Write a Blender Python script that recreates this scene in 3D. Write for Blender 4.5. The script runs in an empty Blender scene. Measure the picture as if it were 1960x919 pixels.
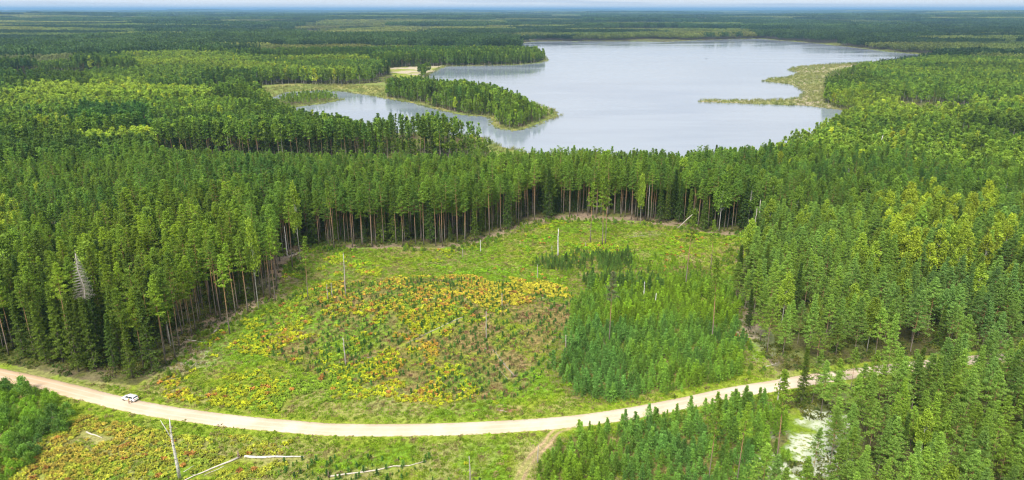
import bpy, math, random
import numpy as np
from mathutils import Vector, Matrix, Euler

# ------------------------------------------------------------------ camera, sky, sun
SC = bpy.context.scene
COL = SC.collection
R = math.radians
H = 100.0                      # drone height over the lake
F, CX, CY = 1350.0, 980.0, 459.5   # focal length and centre, in pixels of the photograph
PITCH = math.atan((CY - 18.5) / F)
CP, SP = math.cos(PITCH), math.sin(PITCH)
cam_d = bpy.data.cameras.new('camera')
cam = bpy.data.objects.new('camera', cam_d); COL.objects.link(cam)
cam.location = (0, 0, H)
cam.rotation_euler = (math.pi/2 - PITCH, 0, 0)
cam_d.sensor_width = 36.0
cam_d.lens = F / 1960.0 * 36.0
cam_d.clip_start = 1.0
cam_d.clip_end = 200000.0
SC.camera = cam

SUN_EL, SUN_AZ = R(48), R(205)     # azimuth clockwise from +Y (behind the camera, a little to the left)
W = bpy.data.worlds.new('World'); SC.world = W; W.use_nodes = True
nt = W.node_tree; nt.nodes.clear()
def N(nt, t, **k):
    n = nt.nodes.new(t)
    for a, b in k.items(): setattr(n, a, b)
    return n
def MIX(nt, fac, a, b, mode='MIX'):
    m = nt.nodes.new('ShaderNodeMix'); m.data_type = 'RGBA'; m.blend_type = mode
    for i, v in ((0, fac), (6, a), (7, b)):
        if isinstance(v, (int, float)): m.inputs[i].default_value = v
        elif isinstance(v, (tuple, list)): m.inputs[i].default_value = (v[0], v[1], v[2], 1)
        else: nt.links.new(v, m.inputs[i])
    return m.outputs[2]
def MATH(nt, op, *v, clamp=False):
    m = nt.nodes.new('ShaderNodeMath'); m.operation = op; m.use_clamp = clamp
    for i, x in enumerate(v):
        if isinstance(x, (int, float)): m.inputs[i].default_value = x
        else: nt.links.new(x, m.inputs[i])
    return m.outputs[0]
def RANGE(nt, v, a, b, c, d, smooth=True):
    m = nt.nodes.new('ShaderNodeMapRange'); m.interpolation_type = 'SMOOTHSTEP' if smooth else 'LINEAR'
    nt.links.new(v, m.inputs[0])
    for i, x in enumerate((a, b, c, d)): m.inputs[1+i].default_value = x
    return m.outputs[0]
def NOISE(nt, vec, scale, detail=4, rough=.55):
    n = nt.nodes.new('ShaderNodeTexNoise'); n.inputs['Scale'].default_value = scale
    n.inputs['Detail'].default_value = detail; n.inputs['Roughness'].default_value = rough
    if vec is not None: nt.links.new(vec, n.inputs['Vector'])
    return n.outputs['Fac']

sky = N(nt, 'ShaderNodeTexSky', sky_type='NISHITA', sun_disc=False)
sky.sun_elevation = SUN_EL; sky.sun_rotation = SUN_AZ
sky.air_density = 1.0; sky.dust_density = 1.5; sky.ozone_density = 1.2
tc = N(nt, 'ShaderNodeTexCoord')
sep = N(nt, 'ShaderNodeSeparateXYZ'); nt.links.new(tc.outputs['Generated'], sep.inputs[0])
zz = MATH(nt, 'MAXIMUM', sep.outputs[2], 0.0)
zd = MATH(nt, 'ADD', zz, 0.035)
cx_ = MATH(nt, 'DIVIDE', sep.outputs[0], zd); cy_ = MATH(nt, 'DIVIDE', sep.outputs[1], zd)
cmb = N(nt, 'ShaderNodeCombineXYZ'); nt.links.new(cx_, cmb.inputs[0]); nt.links.new(cy_, cmb.inputs[1])
cl = NOISE(nt, cmb.outputs[0], 0.16, 7, .6)
cl2 = NOISE(nt, cmb.outputs[0], 0.45, 6, .6)
cloudcol = MIX(nt, RANGE(nt, cl, .38, .62, 0, 1), (8.2, 8.4, 8.6), (10.0, 10.0, 9.9))
cloudcol = MIX(nt, RANGE(nt, cl2, .35, .7, 0, .45), cloudcol, (6.6, 7.1, 7.8))
lowband = RANGE(nt, sep.outputs[2], 0.0, 0.022, 1, 0)
cv = N(nt, 'ShaderNodeCombineXYZ')
nt.links.new(MATH(nt, 'MULTIPLY', sep.outputs[0], 3.2), cv.inputs[0]); nt.links.new(MATH(nt, 'MULTIPLY', sep.outputs[1], 3.2), cv.inputs[1])
nt.links.new(MATH(nt, 'MULTIPLY', sep.outputs[2], 130.0), cv.inputs[2])
cloudcol = MIX(nt, lowband, cloudcol, (10.4, 10.5, 10.5))
streaks = RANGE(nt, NOISE(nt, cv.outputs[0], 1.0, 6, .55), .47, .62, 0, 1)
streaks = MATH(nt, 'MULTIPLY', streaks, MATH(nt, 'MULTIPLY', RANGE(nt, sep.outputs[2], .0035, .008, 0, 1), RANGE(nt, sep.outputs[0], -.35, .35, .45, 1)))
cloudcol = MIX(nt, streaks, cloudcol, (7.0, 7.6, 8.6))
dome = RANGE(nt, sep.outputs[2], 0.02, .7, .80, 1.2)      # an overcast sky is brighter overhead
dm = N(nt, 'ShaderNodeCombineColor')
for i in range(3): nt.links.new(dome, dm.inputs[i])
cloudcol = MIX(nt, 1.0, cloudcol, dm.outputs[0], 'MULTIPLY')
cover = RANGE(nt, NOISE(nt, cmb.outputs[0], .11, 4, .5), .2, .45, .9, 1)
allsky = MIX(nt, cover, sky.outputs[0], cloudcol)
bg = N(nt, 'ShaderNodeBackground'); bg.inputs[1].default_value = 0.068
nt.links.new(allsky, bg.inputs[0])
wo = N(nt, 'ShaderNodeOutputWorld'); nt.links.new(bg.outputs[0], wo.inputs[0])

sd = bpy.data.lights.new('sun', 'SUN'); sd.energy = 3.0; sd.angle = R(18); sd.color = (1, .95, .86)
sun = bpy.data.objects.new('sun', sd); COL.objects.link(sun)
sdir = Vector((math.sin(SUN_AZ)*math.cos(SUN_EL), math.cos(SUN_AZ)*math.cos(SUN_EL), math.sin(SUN_EL)))
sun.rotation_euler = sdir.to_track_quat('Z', 'Y').to_euler()
sun.location = (-40, -40, 300)

SC.view_settings.view_transform = 'Standard'; SC.view_settings.look = 'None'
SC.view_settings.gamma = 1.0; SC.view_settings.exposure = 0.93
SC.cycles.max_bounces = 5; SC.cycles.diffuse_bounces = 3; SC.cycles.glossy_bounces = 2
SC.cycles.transmission_bounces = 3; SC.cycles.transparent_max_bounces = 6; SC.cycles.volume_bounces = 0
SC.cycles.caustics_reflective = False; SC.cycles.caustics_refractive = False
SC.render.use_persistent_data = False
SC.cycles.pixel_filter_type = 'BLACKMAN_HARRIS'; SC.cycles.filter_width = 1.2
SC.cycles.use_denoising = True
HAZE_DENSITY = 6e-5
HAZE_COLOR = (.26, .50, .80)

# ------------------------------------------------------------------ numeric helpers
RNG = np.random.default_rng(7)
random.seed(7)
def vn(x, y, scale, seed=0):
    x = np.asarray(x, float)/scale + seed*17.31; y = np.asarray(y, float)/scale + seed*9.77
    xi = np.floor(x); yi = np.floor(y); fx = x-xi; fy = y-yi
    fx = fx*fx*(3-2*fx); fy = fy*fy*(3-2*fy)
    def h(a, b):
        s = np.sin(a*127.1 + b*311.7 + seed*74.7)*43758.5453
        return s-np.floor(s)
    return (h(xi, yi)*(1-fx)+h(xi+1, yi)*fx)*(1-fy) + (h(xi, yi+1)*(1-fx)+h(xi+1, yi+1)*fx)*fy
def fbm(x, y, scale, seed=0, oct=3):
    t = 0; a = 1; s = 0
    for i in range(oct):
        t = t + a*vn(x, y, scale/2**i, seed+i*3); s += a; a *= .55
    return t/s
def sstep(a, b, x):
    t = np.clip((np.asarray(x, float)-a)/(b-a), 0, 1); return t*t*(3-2*t)
def unproj(px, py, zg):
    u = (px-CX)/F; v = (py-CY)/F
    t = (H-zg)/(SP+v*CP)
    return u*t, (CP-v*SP)*t
def proj(x, y, z):
    zc = y*CP + (H-z)*SP; yc = (H-z)*CP - y*SP
    zc = np.where(np.asarray(zc) < 1, 1, zc)
    return CX+F*x/zc, CY+F*yc/zc, zc
def inpoly(px, py, poly):
    px = np.asarray(px, float); py = np.asarray(py, float)
    c = np.zeros(px.shape, bool); n = len(poly); j = n-1
    for i in range(n):
        xi, yi = poly[i]; xj, yj = poly[j]
        if yi != yj:
            m = ((yi > py) != (yj > py)) & (px < (xj-xi)*(py-yi)/(yj-yi)+xi)
            c ^= m
        j = i
    return c
def wpoly(px, py, x, y, poly, a=50, b=16, sc=14):
    return inpoly(px+(fbm(x, y, sc, 901, 3)-.5)*2*a, py+(fbm(x, y, sc, 905, 3)-.5)*2*b, poly)
def segdist(x, y, pts, closed=True):
    x = np.asarray(x, float); y = np.asarray(y, float)
    d = np.full(x.shape, 1e18); n = len(pts)
    for i in range(n if closed else n-1):
        ax, ay = pts[i]; bx, by = pts[(i+1) % n]
        dx, dy = bx-ax, by-ay; L = dx*dx+dy*dy+1e-9
        t = np.clip(((x-ax)*dx+(y-ay)*dy)/L, 0, 1)
        d = np.minimum(d, (x-ax-t*dx)**2+(y-ay-t*dy)**2)
    return np.sqrt(d)
def smoothline(pts, k=6, closed=False):
    out = []; n = len(pts)
    for i in range(n if closed else n-1):
        g = (lambda q: pts[q % n]) if closed else (lambda q: pts[min(max(q, 0), n-1)])
        p0, p1, p2, p3 = g(i-1), g(i), g(i+1), g(i+2)
        for s in range(k):
            t = s/k
            out.append(tuple(.5*((2*p1[a])+(-p0[a]+p2[a])*t+(2*p0[a]-5*p1[a]+4*p2[a]-p3[a])*t*t+(-p0[a]+3*p1[a]-3*p2[a]+p3[a])*t**3) for a in (0, 1)))
    if not closed: out.append(tuple(pts[-1]))
    return out

# ------------------------------------------------------------------ plan of the place (outlines surveyed from the photograph, laid on the ground)
LAKE_PX = [(985,84),(1030,79),(1100,79.5),(1180,79),(1270,80.5),(1330,77.5),(1400,75.5),(1450,74.5),(1480,77),(1560,83),(1640,92),(1700,99),(1755,104),(1785,108),
 (1740,113),(1680,118),(1625,122),(1560,125),(1520,129),(1512,134),(1530,140),(1512,148),(1470,151),(1462,156),(1510,161),(1532,168),(1542,177),(1535,187),(1510,191),
 (1440,192),(1343,192),(1343,195.5),(1450,199.5),(1545,203),(1612,211),(1632,220),(1605,238),(1560,262),(1520,280),(1450,300),(1300,312),(1150,312),(1040,300),(1000,291),(960,281),(932,271),
 (922,262),(880,259),(800,256),(700,252),(600,246),(550,228),(520,206),(510,190),(545,177),(615,173),(665,176),(725,186),(762,193),(797,199),(842,211),(886,221),(935,224),(945,231),(940,238),(955,246),(985,251),
 (1005,247),(1042,232),(1070,221),(1058,213),(1040,204),(1000,194),(940,186),(880,177),(840,166),(815,155),(820,143),(838,133),(850,127.5),(910,126),(980,125),(1030,121),(1046,116),(1042,108),(1015,98),(992,90)]
ISLET_PX = [(528,196),(545,189),(590,183),(630,184),(652,191),(640,195),(600,201),(566,205),(540,203)]
FARLAKE_PX = [(690,74),(740,70.6),(815,71.5),(770,74.5)]
LAKE = [unproj(a, b, 0) for a, b in LAKE_PX]
ISLET = [unproj(a, b, 0) for a, b in ISLET_PX]
FARLAKE = [unproj(a, b, 0) for a, b in FARLAKE_PX]
ROAD_PX = [(-330,660),(-150,685),(0,717),(100,739),(235,773),(300,786),(350,794),(450,807),(550,816),(653,823),(853,822),(1053,811),(1178,796),(1306,773),(1406,751),(1481,739),(1556,726),(1640,714.5),(1726,704),(1850,691),(1960,682),(2100,672)]
ROAD = smoothline([unproj(a, b, 2.0) for a, b in ROAD_PX], 8)
TRACK_PX = [(1085,818),(1062,828),(1045,850),(1020,875),(1000,905),(985,945)]
TRACK = smoothline([unproj(a, b, 2.0) for a, b in TRACK_PX], 6)
CLEAR_PX = [(-400,640),(-200,668),(0,702),(60,712),(165,728),(260,738),(300,715),(330,700),(365,648),(420,626),(470,602),(530,582),(550,505),(590,474),(680,480),(760,475),(860,474),(905,466),(975,440),(1015,425),(1100,415),(1180,419),(1240,424),(1290,430),(1350,444),(1400,446),(1448,437),
 (1440,470),(1408,540),(1404,600),(1440,650),(1488,712),(1600,700),(1600,732),(1500,760),(1470,800),(1450,870),(1430,1200),(-600,1200)]
THICK1_PX = [(1010,506),(1050,490),(1200,478),(1290,500),(1388,515),(1400,600),(1425,660),(1428,705),(1370,738),(1290,752),(1200,768),(1120,768),(1075,742),(1062,700),(1075,650),(1100,590),(1120,548),(1090,522)]
THICK2_PX = [(1078,838),(1200,809),(1380,774),(1478,760),(1500,830),(1470,1200),(940,1200),(1005,925),(1040,868)]
BUSH_PX = [(-300,700),(-20,740),(60,752),(115,768),(135,798),(130,828),(70,875),(10,925),(-300,1050)]
SEED1_PX = [(560,575),(700,560),(880,540),(1090,560),(1100,590),(1070,660),(1050,720),(1010,752),(900,765),(700,740),(560,700),(470,660)]
SEED2_PX = [(540,874),(700,868),(960,872),(955,1000),(500,1000)]
FERN_PX = [(300,760),(380,690),(470,610),(600,570),(740,555),(830,535),(930,525),(1110,540),(1110,580),(1000,600),(900,640),(860,690),(900,745),(860,775),(700,760),(500,775),(380,775)]
FERN2_PX = [(0,915),(80,850),(150,800),(260,800),(420,830),(560,850),(560,880),(330,1000),(-100,1000)]
MEADOW_PX = [(485,165),(560,160),(650,163),(735,158),(745,168),(735,190),(660,182),(560,176),(515,192),(495,185)]
REED_PX = [(1335,190),(1535,186),(1530,168),(1460,160),(1460,150),(1525,140),(1510,130),(1540,124),(1630,122),(1632,127),(1600,134),(1572,150),(1582,180),(1578,195),(1630,213),(1545,205),(1335,198)]
MEADOW2_PX = [(925,262),(1005,290),(1005,302),(940,292)]
MUD_PX = [(735,131),(850,124),(852,130),(800,141),(815,150),(765,152),(745,140)]
FIELDS_PX = [[(375,37),(525,35.5),(522,38.5),(380,40)],[(1178,30),(1220,30),(1222,33),(1180,33)],[(1305,31),(1388,31),(1392,34.5),(1310,34.5)],[(1570,30),(1590,30),(1590,33),(1570,33)],
 [(-20,256),(62,252),(64,262),(-20,268)],[(0,26),(30,26),(30,28),(0,28)],[(780,60),(830,59),(830,63),(790,64)],[(1905,36),(1925,36),(1925,38),(1905,38)]]
LICH_PX = [(1465,800),(1520,780),(1620,795),(1640,860),(1610,980),(1445,980),(1445,870)]
LICH2_PX = [(1395,560),(1440,560),(1480,640),(1490,700),(1430,690),(1400,620)]

def lake_sd(x, y):
    """signed distance to the shore: positive on land"""
    d = np.minimum(segdist(x, y, LAKE), np.minimum(segdist(x, y, ISLET), segdist(x, y, FARLAKE)))
    w = (inpoly(x, y, LAKE) & ~inpoly(x, y, ISLET)) | inpoly(x, y, FARLAKE)
    return np.where(w, -d, d)
MX, MY = unproj(820, 585, 3)
def terrain(x, y, sd=None, rd=None):
    x = np.asarray(x, float); y = np.asarray(y, float)
    if sd is None: sd = lake_sd(x, y)
    if rd is None: rd = segdist(x, y, ROAD, False)
    r = np.hypot(x, y)
    near = 2.0 + 1.6*(fbm(x, y, 90, 3)-.5)*sstep(3, 30, rd)
    near = near + 5.2*np.exp(-((x-MX)/46)**2-((y-MY)/24)**2)*sstep(4, 34, rd)
    near = near + 3.0*np.exp(-((x+75)/40)**2-((y-255)/40)**2)*sstep(4, 34, rd)
    far = 14*fbm(x, y, 900, 11)*sstep(900, 3500, r) + 62*fbm(x, y, 3500, 21, 2)**2*sstep(2600, 8000, r)
    far = far + 150*np.clip(fbm(x, y, 9000, 31, 2)-.52, 0, 1)*sstep(12000, 24000, r)
    far = far + 170*np.clip(fbm(x, y, 16000, 41, 2)-.45, 0, 1)*sstep(26000, 38000, r)
    h = near + far*sstep(100, 900, sd)
    land = .25 + (h-.25)*sstep(0, 70, sd)
    return np.where(sd > 0, land, -1.8*sstep(0, 10, -sd)-.12)
def gp(px, py):
    z = 2.0
    for _ in range(14):
        x, y = unproj(px, py, z)
        z = .5*z + .5*float(terrain(x, y))
    x, y = unproj(px, py, z)
    return Vector((x, y, float(terrain(x, y))))

# ------------------------------------------------------------------ object helpers
def tag(o, label=None, cat=None, group=None, kind=None):
    if label: o['label'] = label
    if cat: o['category'] = cat
    if group: o['group'] = group
    if kind: o['kind'] = kind
    return o
def empty(name, loc=(0, 0, 0), rot=(0, 0, 0)):
    o = bpy.data.objects.new(name, None); COL.objects.link(o)
    o.location = loc; o.rotation_euler = rot; o.empty_display_size = .3
    return o
def np_mesh(name, V, faces, mats, midx=None, var=None, smooth=False):
    """V (n,3); faces: list of (m,k) arrays"""
    me = bpy.data.meshes.new(name)
    V = np.ascontiguousarray(V, dtype=np.float32)
    faces = [np.asarray(f, dtype=np.int32) for f in faces if len(f)]
    loops = np.concatenate([f.ravel() for f in faces])
    tot = np.concatenate([np.full(len(f), f.shape[1], np.int32) for f in faces])
    start = np.concatenate([[0], np.cumsum(tot)[:-1]]).astype(np.int32)
    me.vertices.add(len(V)); me.vertices.foreach_set('co', V.ravel())
    me.loops.add(len(loops)); me.loops.foreach_set('vertex_index', loops)
    me.polygons.add(len(tot)); me.polygons.foreach_set('loop_start', start); me.polygons.foreach_set('loop_total', tot)
    for m in mats: me.materials.append(m)
    if midx is not None: me.polygons.foreach_set('material_index', np.asarray(midx, np.int32))
    me.polygons.foreach_set('use_smooth', np.full(len(tot), smooth))
    if var is not None:
        a = me.attributes.new('var', 'FLOAT', 'POINT'); a.data.foreach_set('value', np.asarray(var, np.float32))
    me.update(calc_edges=True)
    return me
def link(name, me, parent=None):
    o = bpy.data.objects.new(name, me); COL.objects.link(o)
    if parent is not None: o.parent = parent
    return o

class MB:
    """collects shapes for one mesh"""
    def __init__(s): s.v = []; s.f = []; s.n = 0
    def add(s, V, Fs):
        V = np.asarray(V, float)
        s.v.append(V); s.f += [tuple(int(i)+s.n for i in f) for f in Fs]; s.n += len(V)
    def tube(s, pts, rad, sides=7, cap=True, jit=0):
        pts = [Vector(p) for p in pts]; V = []; Fs = []; n = len(pts)
        up = Vector((0.13, 1, .07)).normalized()
        for i, p in enumerate(pts):
            d = (pts[min(i+1, n-1)]-pts[max(i-1, 0)]).normalized()
            a = d.cross(up)
            if a.length < .1: a = d.cross(Vector((1, 0, 0)))
            a.normalize(); b = d.cross(a)
            for k in range(sides):
                t = 2*math.pi*k/sides; r = rad[i]*(1+jit*(random.random()-.5))
                V.append(p+a*(math.cos(t)*r)+b*(math.sin(t)*r))
        for i in range(n-1):
            for k in range(sides):
                k2 = (k+1) % sides
                Fs.append((i*sides+k, i*sides+k2, (i+1)*sides+k2, (i+1)*sides+k))
        if cap: Fs.append(tuple(range(sides))[::-1]); Fs.append(tuple((n-1)*sides+k for k in range(sides)))
        s.add([tuple(v) for v in V], Fs)
    def box(s, c, size, rz=0):
        x, y, z = [q/2 for q in size]; V = [(a*x, b*y, d*z) for a in (-1, 1) for b in (-1, 1) for d in (-1, 1)]
        m = Matrix.Rotation(rz, 3, 'Z')
        V = [tuple(m @ Vector(v)+Vector(c)) for v in V]
        s.add(V, [(0,1,3,2),(4,6,7,5),(0,4,5,1),(2,3,7,6),(0,2,6,4),(1,5,7,3)])
    def mesh(s, name, mats, smooth=True):
        me = bpy.data.meshes.new(name)
        me.from_pydata([tuple(v) for v in np.concatenate(s.v)], [], s.f)
        for m in mats: me.materials.append(m)
        if smooth: me.polygons.foreach_set('use_smooth', [True]*len(me.polygons))
        me.update(); return me
    def build(s, name, mat, parent=None, smooth=True):
        return link(name, s.mesh(name, [mat], smooth), parent)

# ------------------------------------------------------------------ materials
def newmat(name):
    m = bpy.data.materials.new(name); m.use_nodes = True
    nt = m.node_tree; nt.nodes.clear()
    return m, nt
def finish(m, nt, sh):
    o = N(nt, 'ShaderNodeOutputMaterial'); nt.links.new(sh, o.inputs[0]); return m
def princ(nt, col, rough=.8, spec=.2, normal=None, metal=0, coat=0):
    p = N(nt, 'ShaderNodeBsdfPrincipled')
    if isinstance(col, (tuple, list)): p.inputs['Base Color'].default_value = (*col[:3], 1)
    else: nt.links.new(col, p.inputs['Base Color'])
    p.inputs['Roughness'].default_value = rough; p.inputs['Specular IOR Level'].default_value = spec
    p.inputs['Metallic'].default_value = metal; p.inputs['Coat Weight'].default_value = coat
    if normal is not None: nt.links.new(normal, p.inputs['Normal'])
    return p.outputs[0]
def leaf_mat(name, trans=.38, spread=(.62, 1.42)):
    m, nt = newmat(name)
    a = N(nt, 'ShaderNodeAttribute', attribute_type='INSTANCER', attribute_name='tcol')
    v = N(nt, 'ShaderNodeAttribute', attribute_type='GEOMETRY', attribute_name='var')
    oi = N(nt, 'ShaderNodeObjectInfo')
    k = RANGE(nt, v.outputs['Fac'], 0, 1, spread[0], spread[1], False)
    k = MATH(nt, 'MULTIPLY', k, RANGE(nt, oi.outputs['Random'], 0, 1, .70, 1.32, False))
    cm = N(nt, 'ShaderNodeCombineColor')
    for i in range(3): nt.links.new(k, cm.inputs[i])
    c = MIX(nt, 1.0, a.outputs['Color'], cm.outputs[0], 'MULTIPLY')
    d = princ(nt, c, .65, .25)
    t = N(nt, 'ShaderNodeBsdfTranslucent')
    c2 = MIX(nt, 1.0, c, (1.15, 1.15, .55), 'MULTIPLY'); nt.links.new(c2, t.inputs[0])
    ms = N(nt, 'ShaderNodeMixShader'); ms.inputs[0].default_value = trans
    nt.links.new(d, ms.inputs[1]); nt.links.new(t.outputs[0], ms.inputs[2])
    return finish(m, nt, ms.outputs[0])
def bark_mat(name, low, high, split=(.25, .5), rough_scale=3.0, marks=None):
    m, nt = newmat(name)
    tc = N(nt, 'ShaderNodeTexCoord'); sp = N(nt, 'ShaderNodeSeparateXYZ'); nt.links.new(tc.outputs['Generated'], sp.inputs[0])
    c = MIX(nt, RANGE(nt, sp.outputs[2], split[0], split[1], 0, 1), low, high)
    n = NOISE(nt, tc.outputs['Object'], rough_scale, 4)
    c = MIX(nt, RANGE(nt, n, .35, .7, 0, .55), c, tuple(.45*q for q in low))
    if marks:
        mp = N(nt, 'ShaderNodeMapping'); mp.inputs['Scale'].default_value = (1, 1, 2.6)
        nt.links.new(tc.outputs['Object'], mp.inputs[0])
        c = MIX(nt, RANGE(nt, NOISE(nt, mp.outputs[0], marks, 3, .6), .55, .66, 0, .9), c, (.05, .045, .04))
    return finish(m, nt, princ(nt, c, .9, .1))
def plain(name, col, rough=.6, spec=.3, metal=0, coat=0, noise=.12, scale=6):
    m, nt = newmat(name)
    tc = N(nt, 'ShaderNodeTexCoord')
    n = NOISE(nt, tc.outputs['Object'], scale, 3)
    c = MIX(nt, RANGE(nt, n, .3, .7, 0, 1), tuple(q*(1-noise) for q in col), tuple(min(1, q*(1+noise)) for q in col))
    return finish(m, nt, princ(nt, c, rough, spec, None, metal, coat))

M_LEAF = leaf_mat('foliage')
M_FERN = leaf_mat('fern_fronds', .35)
M_PBARK = bark_mat('pine_bark', (.22, .185, .155), (.42, .24, .12), (.18, .5))
M_SBARK = bark_mat('spruce_bark', (.19, .165, .145), (.2, .165, .14))
M_BBARK = bark_mat('birch_bark', (.42, .40, .36), (.62, .60, .56), marks=1.6)
M_DEAD = bark_mat('dead_wood', (.34, .30, .26), (.46, .42, .37))
M_DEADB = bark_mat('dead_birch_wood', (.62, .60, .57), (.66, .63, .58), marks=1.2)

# ------------------------------------------------------------------ tree shapes
def cards(C, n, spread, size, asp=.55, up=0.0, flat=1.0):
    """n small leaf faces scattered round every centre of C. returns verts, quads, per-vertex var"""
    C = np.asarray(C, float); K = len(C)
    cc = np.repeat(C, n, 0) + RNG.normal(0, 1, (K*n, 3))*np.array([spread, spread, spread*flat])
    var = np.repeat(RNG.random(K), n)*.75 + RNG.random(K*n)*.25
    a = RNG.normal(0, 1, (K*n, 3)); a[:, 2] *= .7
    a /= np.linalg.norm(a, axis=1)[:, None]
    b = RNG.normal(0, 1, (K*n, 3)); b[:, 2] -= 0
    nrm = np.cross(a, b); nrm /= np.linalg.norm(nrm, axis=1)[:, None]
    nrm[:, 2] += up; nrm /= np.linalg.norm(nrm, axis=1)[:, None]
    b = np.cross(nrm, a); b /= np.linalg.norm(b, axis=1)[:, None]
    s = size*(.6+.8*RNG.random(K*n))[:, None]
    V = np.stack([cc-a*s, cc+b*s*asp, cc+a*s, cc-b*s*asp], 1).reshape(-1, 3)
    Q = np.arange(K*n*4).reshape(-1, 4)
    return V, Q, np.repeat(var, 4)
def taper(h, r, lean=.02, seg=7, sides=6, top=.15):
    mb = MB(); px = random.uniform(-1, 1)*lean*h; py = random.uniform(-1, 1)*lean*h
    pts = []; rr = []
    for i in range(seg+1):
        t = i/seg
        pts.append((px*t*t, py*t*t, h*t-(.3 if i == 0 else 0))); rr.append(r*(1-t*(1-top))*(1.35 if i == 0 else 1))
    mb.tube(pts, rr, sides)
    return mb, (lambda z: np.array([px*(z/h)**2, py*(z/h)**2, z]))
def conifer(h, cb, r, nb, prof, rise, tuft, ncard, csize, spread, droop=0, trunk_r=None, sides=6, limb=True, lean=.02, dead_stubs=0):
    mb, axis = taper(h, trunk_r or h*.0070, lean, 7, sides, .12)
    C = []; az = random.random()*6.28
    lob = [(random.random()*6.28, random.uniform(.7, 1.25)) for _ in range(3)]
    for i in range(nb):
        t = (i+random.random())/nb
        z = h*(cb+(1-cb)*t*.985)
        az += 2.4+random.uniform(-.5, .5)
        m = 1+.22*sum(math.cos(az-a)*(q-1)*2 for a, q in lob)
        L = max(.25, r*prof(t)*random.uniform(.68, 1.2)*m)
        el = rise[0]+(rise[1]-rise[0])*t+random.uniform(-.12, .12)
        d = np.array([math.cos(az)*math.cos(el), math.sin(az)*math.cos(el), math.sin(el)])
        a0 = axis(z); tip = a0+d*L; tip[2] += -droop*L*.5
        if limb and L > .8:
            mid = a0+d*L*.5
            mb.tube([tuple(a0), tuple(mid), tuple(tip)], [h*.0022, h*.0015, h*.0006], 3, False)
        for k in range(tuft):
            s = .28+.75*(k+random.random())/tuft
            p = a0+(tip-a0)*s; p = p+np.array([random.gauss(0, .11*L), random.gauss(0, .11*L), random.gauss(.03*L, .06*L)])
            C.append(p)
    C.append(axis(h)); C.append(axis(h*.99))
    for k in range(dead_stubs):
        z = h*random.uniform(cb*.5, cb); a = random.random()*6.28; L = random.uniform(.4, 1.2); a0 = axis(z)
        mb.tube([tuple(a0), (a0[0]+math.cos(a)*L, a0[1]+math.sin(a)*L, z-.1)], [.03, .012], 3, False)
    V, Q, var = cards(C, ncard, spread, csize, asp=.38, up=.5, flat=.42)
    return mb, V, Q, var
def broadleaf(h, cb, r, nclump, ncard, csize, trunk_r=None, limb=True, narrow=1.0, sides=6):
    mb, axis = taper(h*.92, trunk_r or h*.0075, .03, 6, sides, .15)
    C = []
    for i in range(nclump):
        t = random.random()**.85
        z = h*(cb+(1-cb)*t)
        prof = math.sin(math.pi*min(1, (t*.82+.2)))**.8
        a = random.random()*6.28; rad = r*prof*math.sqrt(random.uniform(.25, 1))
        p = np.array([math.cos(a)*rad, math.sin(a)*rad, 0])+axis(min(z, h*.9)); p[2] = z
        C.append(p)
        if limb and rad > .7 and i % 2 == 0:
            q = axis(max(h*.15, z-rad*1.3))
            mb.tube([tuple(q), tuple(p)], [h*.003, h*.001], 3, False)
    V, Q, var = cards(C, ncard, r*.2, csize, .7, .3, 1.1)
    return mb, V, Q, var
pine_prof = lambda t: (1-t)**.86*(.6+.4*min(1, t/.18))*1.08+.04
mid_prof = lambda t: 1.08*(1-t)**1.0*(.65+.35*min(1, t/.12))*1.12+.03
spruce_prof = lambda t: (1-t)**.9+.03

PROTO = {}
def add_proto(kind, gen, bark, leaf=None):
    mb, V, Q, var = gen
    leaf = leaf or M_LEAF
    tm = mb.mesh(kind+'_trunk', [bark]); cm = np_mesh(kind+'_crown', V, [Q], [leaf], var=var)
    tv = np.concatenate(mb.v); n0 = len(tv)
    me = bpy.data.meshes.new(kind+'_whole')
    # joined copy for the massed woods (two material slots)
    groups = {}
    for f in mb.f: groups.setdefault(len(f), []).append(f)
    fs = [np.array(g) for g in groups.values()]+[Q+n0]
    mi = np.concatenate([np.zeros(sum(len(g) for g in groups.values()), int), np.ones(len(Q), int)])
    joined = np_mesh(kind+'_whole', np.concatenate([tv, V]), fs, [bark, leaf], mi, np.concatenate([np.full(n0, .5), var]))
    PROTO.setdefault(kind, []).append((tm, cm, joined))

for i in range(8):
    q_ = (1, .6, 1.1, .75, 1, .5, 1.15, .85)[i]
    add_proto('pine', conifer(26*(1, 1.06, .95, 1)[i % 4], (.56, .66, .50, .6, .7, .62, .54, .64)[i], (2.5, 2.9, 3.3, 2.2, 2.7, 3.4, 2.9, 2.4)[i], int(50*q_), pine_prof if i != 5 else (lambda t: .5+.5*math.sin(math.pi*min(1, t+.25))*(1-t*.3)), (-.05, .7), 7, 13, .205, .25, dead_stubs=6), M_PBARK)
for i in range(7):
    add_proto('midpine', conifer(15*(1, .88, 1.1, .96, 1.04, .92, 1)[i], (.3, .4, .26, .48, .35, .22, .44)[i], (2.7, 3.1, 2.3, 2.6, 3.3, 2.9, 2.4)[i], (64, 46, 70, 40, 58, 64, 36)[i], mid_prof, (.05, .7), 7, 12, .165, .17), M_PBARK)
for i in range(3):
    add_proto('spruce', conifer(24, random.uniform(.04, .16), random.uniform(2.4, 2.9), 95, spruce_prof, (-.25, .4), 6, 8, .3, .27, droop=.45), M_SBARK)
for i in range(4):
    add_proto('birch', broadleaf(20, random.uniform(.3, .42), random.uniform(2.4, 3.1), 60, 50, .27), M_BBARK)
for i in range(3):
    add_proto('youngpine', conifer(4.6, .04, random.uniform(1.1, 1.4), 42, mid_prof, (.2, 1.1), 4, 8, .15, .12, trunk_r=.05, limb=False), M_PBARK)
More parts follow.
